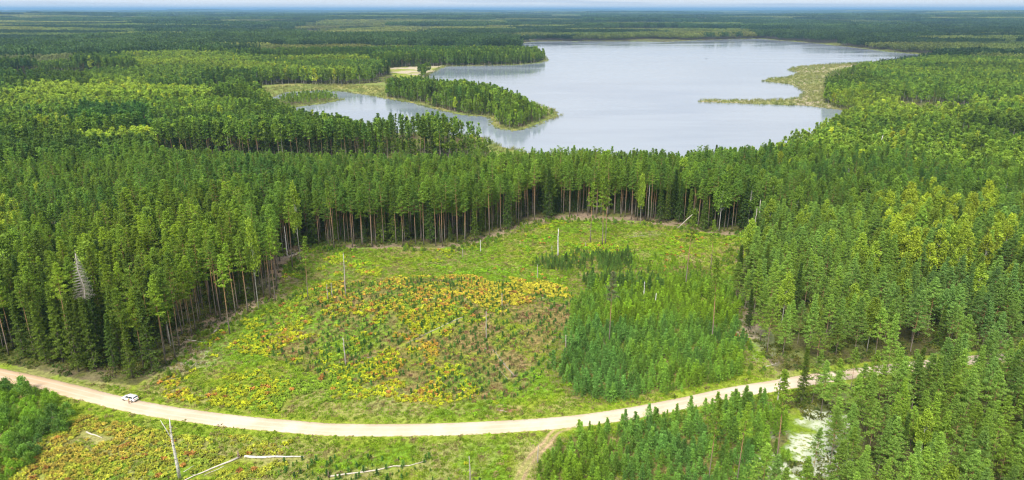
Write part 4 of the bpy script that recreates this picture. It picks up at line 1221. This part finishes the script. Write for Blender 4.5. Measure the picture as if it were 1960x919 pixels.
log(1240, 443, 1275, 449, .13, M_DEAD, 'second grey brushwood trunk on the bare patch at the back of the clearing', False, 8)
log(1147, 664, 1178, 655, .12, M_PALE, 'pale brushwood heap at the foot of the thin solitary pine', False, 14)
log(1466, 702, 1492, 695, .12, M_PALE, 'pale brush heap where the right hand wood meets the road verge', False, 14)
log(952, 785, 972, 789, .11, M_PALE, 'pale piece of wood on the rusty brush patch beside the road', False, 4)
log(700, 686, 730, 680, .1, M_DEAD, 'thin grey branch among bracken in the middle of the mound', False, 2)
log(358, 712, 380, 690, .12, M_DEAD, 'grey brush pole on the bare patch at the left wood corner', False, 8)
# leaning broken trunk at the back
a = gp(1297, 437); zc_ = proj(a.x, a.y, a.z)[2]; k_ = zc_/F
mb = MB(); mb.tube([(0, 0, 0), (18*k_, 1, 17*k_), (37*k_, 2, 34*k_)], [.2, .17, .1], 7); o = mb.build('dead_tree', M_PALE); o.location = a
tag(o, 'pale broken trunk leaning up right against the spruces at the back of the clearing', 'dead tree')
# dead grey spruce standing in the left wood
p = gp(188, 700); zc_ = proj(p.x, p.y, p.z)[2]; Hh = (700-484)*zc_/F/CP
root = empty('dead_spruce', p); tag(root, 'dead grey leafless spruce standing in the left wood behind the roadside trees', 'dead tree')
mb = snag_mb(Hh, .2, (0, 0), 0); mb.build('trunk', M_DEAD, root)
mb = MB(); az = 0
for k in range(110):
    t = (k+random.random())/110; z = Hh*(.62+.37*t); az += 2.4; L = 2.9*(1-t)**.8+.3
    tip = Vector((math.cos(az)*L, math.sin(az)*L, z-.1*L)); mb.tube([(0, 0, z), tip], [.04, .015], 3, False)
    for q in (.4, .6, .8):
        s = Vector((math.cos(az+1.4), math.sin(az+1.4), .2))*L*.25; c0 = Vector((0, 0, z)).lerp(tip, q)
        mb.tube([c0-s, c0+s], [.02, .02], 3, False)
mb.build('branches', M_DEAD, root)
# stumps and stones in the clearing
stump = MB(); stump.tube([(0, 0, -.2), (0, 0, .15), (.02, 0, .38)], [.3, .22, .2], 9, jit=.15)
sm = stump.mesh('tree_stump', [M_ROOT]); cnt = 0
for _ in range(400):
    a_, b_ = random.uniform(450, 1080), random.uniform(560, 780)
    if cnt >= 34: break
    if inpoly(a_, b_, SEED1_PX):
        o = link('tree_stump', sm); p = gp(a_, b_); o.location = p; o.rotation_euler = (0, 0, random.random()*6); s = random.uniform(.7, 1.3); o.scale = (s, s, s)
        L = 'low pale tree stump among the seedlings, '+('upper' if b_ < 660 else 'lower')+' '+('left' if a_ < 760 else 'right')+' part of the mound'
        tag(o, L, 'tree stump', 'the '+L); cnt += 1

# ------------------------------------------------------------------ the white car and the person beside it
M_PAINT = plain('white_car_paint', (.82, .83, .84), .25, .5, 0, .6, .01)
M_GLASS = plain('car_glass', (.03, .04, .05), .08, .6, 0, 0, .05)
M_TYRE = plain('tyre_rubber', (.03, .03, .03), .85, .2)
M_RIM = plain('alloy_rim', (.55, .56, .58), .3, .5, .9)
M_TRIM = plain('black_trim', (.025, .025, .027), .6, .3)
M_RED = plain('tail_lamp_glass', (.45, .02, .02), .2, .5)
M_LAMP = plain('headlamp_glass', (.75, .78, .8), .1, .6)
f_ = gp(237.8, 767.4); r_ = gp(252.4, 770.8)
hd = Vector((f_.x-r_.x, f_.y-r_.y, 0)).normalized(); far_side = Vector((hd.y, -hd.x, 0))   # away from the camera
ctr = (f_+r_)/2+far_side*.78
rz = math.atan2(hd.y, hd.x)
ctr.z = float(terrain(ctr.x, ctr.y))+.13
car = empty('parked_car', ctr, (0, 0, rz)); tag(car, 'white estate car parked on the far side of the gravel road at the left', 'car')
# body: stations along x (front +), each a cross-section ring (half width, sill z, belt z, top z)
st = [(-2.25,.62,.42,.80,.98),(-2.12,.80,.28,.86,1.02),(-1.6,.88,.24,.90,1.03),(-.6,.90,.22,.90,1.0),(.5,.90,.22,.88,.97),(1.2,.89,.22,.84,.93),(1.75,.86,.24,.76,.84),(2.15,.74,.28,.62,.70),(2.3,.55,.36,.50,.58)]
V = []; Fs = []
for x_, w, z0, z1, z2 in st:
    V += [(x_, -w*.85, z0), (x_, -w, z0+.12), (x_, -w, z1), (x_, -w*.86, z2), (x_, 0, z2+.03), (x_, w*.86, z2), (x_, w, z1), (x_, w, z0+.12), (x_, w*.85, z0)]
m_ = 9
for i in range(len(st)-1):
    for k in range(m_): Fs.append((i*m_+k, i*m_+(k+1) % m_, (i+1)*m_+(k+1) % m_, (i+1)*m_+k))
Fs.append(tuple(range(m_))); Fs.append(tuple((len(st)-1)*m_+k for k in range(m_))[::-1])
mb = MB(); mb.add(V, Fs); o = mb.build('body', M_PAINT, car)
bv = o.modifiers.new('b', 'BEVEL'); bv.width = .03; bv.segments = 2; bv.angle_limit = R(40)
def cabin(inset, zs, name, mat, zr=0):
    # greenhouse (glass) and roof share stations
    cs = [(-2.05, .70, 1.0), (-1.75, .62, 1.40), (-1.1, .64, 1.49), (-.1, .65, 1.50), (.45, .62, 1.42), (1.15, .74, .96)]
    return cs
mb = MB()
low = [(-2.12,.74,.98),(1.22,.76,.93)]; 
gl = [(-2.08,-.74,1.0),(-2.08,.74,1.0),(1.2,.76,.95),(1.2,-.76,.95),(-1.62,-.61,1.44),(-1.62,.61,1.44),(.36,.61,1.44),(.36,-.61,1.44),(-.5,.82,1.0),(-.5,-.82,1.0),(-.5,.65,1.47),(-.5,-.65,1.47)]
mb.add(gl, [(0,1,5,4),(3,7,6,2),(1,8,10,5),(8,2,6,10),(0,4,11,9),(9,11,7,3),(4,5,10,11),(11,10,6,7)])
mb.build('window_panes', M_GLASS, car, False)
mb = MB(); rp = [(-1.92,.62,1.40),(-1.3,.65,1.475),(-.4,.66,1.495),(.2,.64,1.475),(.46,.60,1.43)]
V = []; Fs = []
for x_, w, z in rp: V += [(x_, -w, z-.045), (x_, -w*.93, z+.02), (x_, 0, z+.045), (x_, w*.93, z+.02), (x_, w, z-.045)]
for i in range(4):
    for k in range(5): Fs.append((i*5+k, i*5+(k+1) % 5, (i+1)*5+(k+1) % 5, (i+1)*5+k))
Fs += [(0,1,2,3,4), (24,23,22,21,20)]; mb.add(V, Fs); mb.build('roof', M_PAINT, car)
for s in (-1, 1):
    for nm, a_, b_, w in (('windscreen_pillar', (1.2, .765*s, .95), (.40, .625*s, 1.45), .045), ('door_pillar', (-.3, .835*s, .98), (-.32, .665*s, 1.46), .04), ('rear_pillar', (-1.95, .755*s, 1.0), (-1.6, .635*s, 1.44), .09)):
        mb = MB(); mb.tube([a_, b_], [w, w*.8], 6); mb.build(nm, M_PAINT, car)
    mb = MB(); mb.box((.95, .93*s, 1.0), (.2, .14, .13)); mb.build('wing_mirror', M_PAINT, car)
    mb = MB(); mb.box((2.1, .58*s, .66), (.28, .3, .12)); mb.build('headlight', M_LAMP, car)
    mb = MB(); mb.box((-2.2, .66*s, .86), (.12, .22, .22)); mb.build('tail_light', M_RED, car)
    mb = MB(); mb.tube([(-1.8, .55*s, 1.51), (-.2, .57*s, 1.56)], [.02, .02], 5); mb.build('roof_rail', M_RIM, car)
    for k_ in (-.9, .1):
        mb = MB(); mb.box((k_, .905*s, .80), (.18, .03, .03)); mb.build('door_handle', M_RIM, car)
mb = MB(); mb.box((-2.27, 0, .55), (.03, .5, .12)); mb.build('number_plate', M_LAMP, car)
mb = MB(); mb.box((-2.24, 0, .38), (.08, 1.3, .12)); mb.build('bumper', M_TRIM, car)
for wx in (-1.38, 1.38):
    for s in (-1, 1):
        mb = MB(); mb.tube([(wx, .72*s, .32), (wx, .90*s, .32), (wx, .915*s, .32)], [.33, .33, .30], 20); wh = mb.build('wheel', M_TYRE, car)
        mb = MB(); mb.tube([(wx, .90*s, .32), (wx, .93*s, .32)], [.22, .2], 14); mb.build('rim', M_RIM, wh)
# person
M_SKIN = plain('skin', (.55, .34, .25), .6, .3); M_SHIRT = plain('lime_shirt', (.42, .48, .10), .8, .1); M_TROUSERS = plain('brown_trousers', (.22, .13, .10), .85, .1); M_HAIR = plain('dark_hair', (.03, .025, .03), .7, .2)
M_VEST = plain('dark_vest', (.06, .06, .07), .8, .1)
pp = gp(248.0, 773.9)
pr = empty('person', (pp.x, pp.y, float(terrain(pp.x, pp.y))+.14), (0, 0, math.atan2(-pp.y, -pp.x)+math.pi/2))
tag(pr, 'person in lime top and brown trousers standing beside the white car', 'person')
def skin(name, joints, edges, rad, mat, parent, sub=2):
    me = bpy.data.meshes.new(name); me.from_pydata(joints, edges, []); me.materials.append(mat)
    o = link(name, me, parent); md = o.modifiers.new('s', 'SKIN'); md.use_smooth_shade = True
    sv = me.skin_vertices[0].data
    for i, r in enumerate(rad): sv[i].radius = (r if isinstance(r, tuple) else (r, r))
    sv[0].use_root = True
    ss = o.modifiers.new('u', 'SUBSURF'); ss.levels = sub; ss.render_levels = sub
    return o
# faces -y (towards the camera); standing, forearms raised holding a controller
J = [(0,0,.95),(0,-.01,1.15),(0,0,1.38),(0,0,1.49),(0,-.02,1.57),(0,-.025,1.68),(0,-.02,1.77)]; E = [(0,1),(1,2),(2,3),(3,4),(4,5),(5,6)]; RD = [(.15,.11),(.135,.10),(.16,.11),.06,(.07,.08),(.085,.10),.05]
for s in (-1, 1):
    b = len(J)
    J += [(.09*s,0,.86),(.10*s,-.02,.50),(.11*s,.02,.10),(.12*s,-.14,.04)]; E += [(0,b),(b,b+1),(b+1,b+2),(b+2,b+3)]; RD += [.09,.06,.042,.035]
    b = len(J)
    J += [(.19*s,0,1.41),(.24*s,.03,1.15),(.15*s,-.20,1.10),(.09*s,-.28,1.12)]; E += [(2,b),(b,b+1),(b+1,b+2),(b+2,b+3)]; RD += [.055,.042,.032,.034]
    hb = b+3
    for k in range(4):
        q = len(J); J += [((.075-.018*k+.01)*s,-.33,1.135+.012*k),((.06-.018*k)*s,-.345,1.13+.012*k)]; E += [(hb,q),(q,q+1)]; RD += [.009,.008]
    q = len(J); J += [(.07*s,-.29,1.165),(.05*s,-.31,1.18)]; E += [(hb,q),(q,q+1)]; RD += [.011,.009]
skin('body', J, E, RD, M_SKIN, pr)
tj = [(0,0,.90),(0,-.01,1.15),(0,0,1.39),(0,0,1.45)]; te = [(0,1),(1,2),(2,3)]; tr = [(.165,.125),(.15,.115),(.175,.125),.075]
for s in (-1, 1):
    b = len(tj); tj += [(.19*s,0,1.415),(.235*s,.025,1.2)]; te += [(2,b),(b,b+1)]; tr += [.07,.062]
skin('shirt', tj, te, tr, M_SHIRT, pr)
qj = [(0,0,.96),(0,0,.90)]; qe = [(0,1)]; qr = [(.165,.12),(.16,.12)]
for s in (-1, 1):
    b = len(qj); qj += [(.09*s,0,.82),(.10*s,-.02,.50),(.11*s,.02,.12)]; qe += [(1,b),(b,b+1),(b+1,b+2)]; qr += [.10,.075,.06]
skin('trousers', qj, qe, qr, M_TROUSERS, pr)
skin('hair', [(0,.0,1.70),(0,.0,1.79),(0,.045,1.72)], [(0,1),(0,2)], [.096,.06,.06], M_HAIR, pr)
for s in (-1, 1):
    skin('shoe', [(.11*s,.05,.05),(.12*s,-.12,.04),(.125*s,-.2,.035)], [(0,1),(1,2)], [.05,.045,.035], M_VEST, pr, 1)
    mb = MB(); mb.box((.034*s, -.118, 1.685), (.026, .012, .014)); mb.build('eye', M_HAIR, pr)
mb = MB(); mb.tube([(0, -.11, 1.69), (0, -.135, 1.655)], [.008, .015], 6); mb.build('nose', M_SKIN, pr)
mb = MB(); mb.box((0, -.117, 1.625), (.045, .012, .01)); mb.build('mouth', M_RED, pr)
ct = MB(); ct.box((0, -.35, 1.13), (.17, .07, .04)); o = ct.build('remote_controller', M_VEST); o.location = pr.location; o.rotation_euler = pr.rotation_euler
tag(o, 'small dark remote controller held by the person beside the car', 'controller')

# ------------------------------------------------------------------ small far things
M_WALL = plain('white_plaster', (.55, .55, .54), .8, .2); M_ROOF = plain('grey_roof', (.3, .3, .32), .7, .2); M_WIN = plain('dark_window', (.05, .06, .08), .2, .5)
def house(px, py, w, d, h, label, rz=0):
    x_, y_ = unproj(px, py, 12); z_ = float(terrain(x_, y_)); x_, y_ = unproj(px, py, z_+12); z_ = float(terrain(x_, y_))
    r = empty('farm_building', (x_, y_, z_), (0, 0, rz)); tag(r, label, 'building')
    mb = MB(); mb.box((0, 0, h/2+4), (w, d, h+10)); mb.build('wall', M_WALL, r, False)
    z0 = h+9; e = 1.0
    V = [(-w/2-e, -d/2-e, z0), (w/2+e, -d/2-e, z0), (w/2+e, d/2+e, z0), (-w/2-e, d/2+e, z0), (-w/2-e, 0, z0+d*.3), (w/2+e, 0, z0+d*.3)]
    mb = MB(); mb.add(V, [(0,1,5,4),(2,3,4,5),(0,4,3),(1,2,5),(3,2,1,0)]); mb.build('roof', M_WALL if w > 30 else M_ROOF, r, False)
    for k in range(4):
        mb = MB(); mb.box((-w*.36+k*w*.24, -d/2-.06, h*.5+8), (w*.07, .12, h*.25)); mb.build('window', M_WIN, r, False)
house(1947, 35, 30, 14, 4, 'large white farm hall far off near the right horizon', .1)
house(1956, 33.5, 22, 12, 5, 'second white farm hall far off at the right edge below the horizon', -.2)
house(1896, 27.5, 26, 14, 6, 'tiny white building on the ridge near the right horizon', 0)
house(13, 19.5, 120, 40, 30, 'tiny white building on the horizon at the far left', 0)
house(802, 66, 12, 9, 6, 'small white cottage by the far meadow beyond the upper peninsula', .3)
# rowing boat far out
bp_ = Vector((*unproj(1352, 113, 0), 0)); br = empty('rowing_boat', bp_, (0, 0, .2)); tag(br, 'tiny dark rowing boat far out on the lake', 'boat')
V = []; Fs = []
for x_, w, z in ((-2.2,.6,.45),(-1,.85,.4),(.6,.8,.42),(1.7,.45,.5),(2.4,.03,.65)): V += [(x_,-w,z),(x_,-w*.6,-.1),(x_,0,-.15),(x_,w*.6,-.1),(x_,w,z)]
for i in range(4):
    for k in range(4): Fs.append((i*5+k, i*5+k+1, (i+1)*5+k+1, (i+1)*5+k))
Fs.append((0,1,2,3,4)); mb = MB(); mb.add(V, Fs); mb.build('hull', M_TRIM, br, False)
for x_ in (-1.2, .6):
    mb = MB(); mb.box((x_, 0, .3), (.25, 1.5, .04)); mb.build('seat', M_PALE, br, False)

# ------------------------------------------------------------------ haze
mh, nt = newmat('haze_air')
vp = N(nt, 'ShaderNodeVolumePrincipled'); vp.inputs['Color'].default_value = (*HAZE_COLOR, 1); vp.inputs['Density'].default_value = HAZE_DENSITY
vp.inputs['Anisotropy'].default_value = .1
oo = N(nt, 'ShaderNodeOutputMaterial'); nt.links.new(vp.outputs[0], oo.inputs['Volume'])
mb = MB(); zmax = max(float(gz.max())+25, H+12)
mb.box((0, 33000, (zmax-3)/2-.5), (200000, 140000, zmax+4))
o = mb.build('haze', mh, None, False); tag(o, 'thin blue air haze that fades the far woods', 'haze', kind='stuff')
print('zmax', zmax, 'objects', len(SC.objects), {k: len(v) for k, v in records.items()}, len(Fp), len(Tp), len(Hp), len(P))
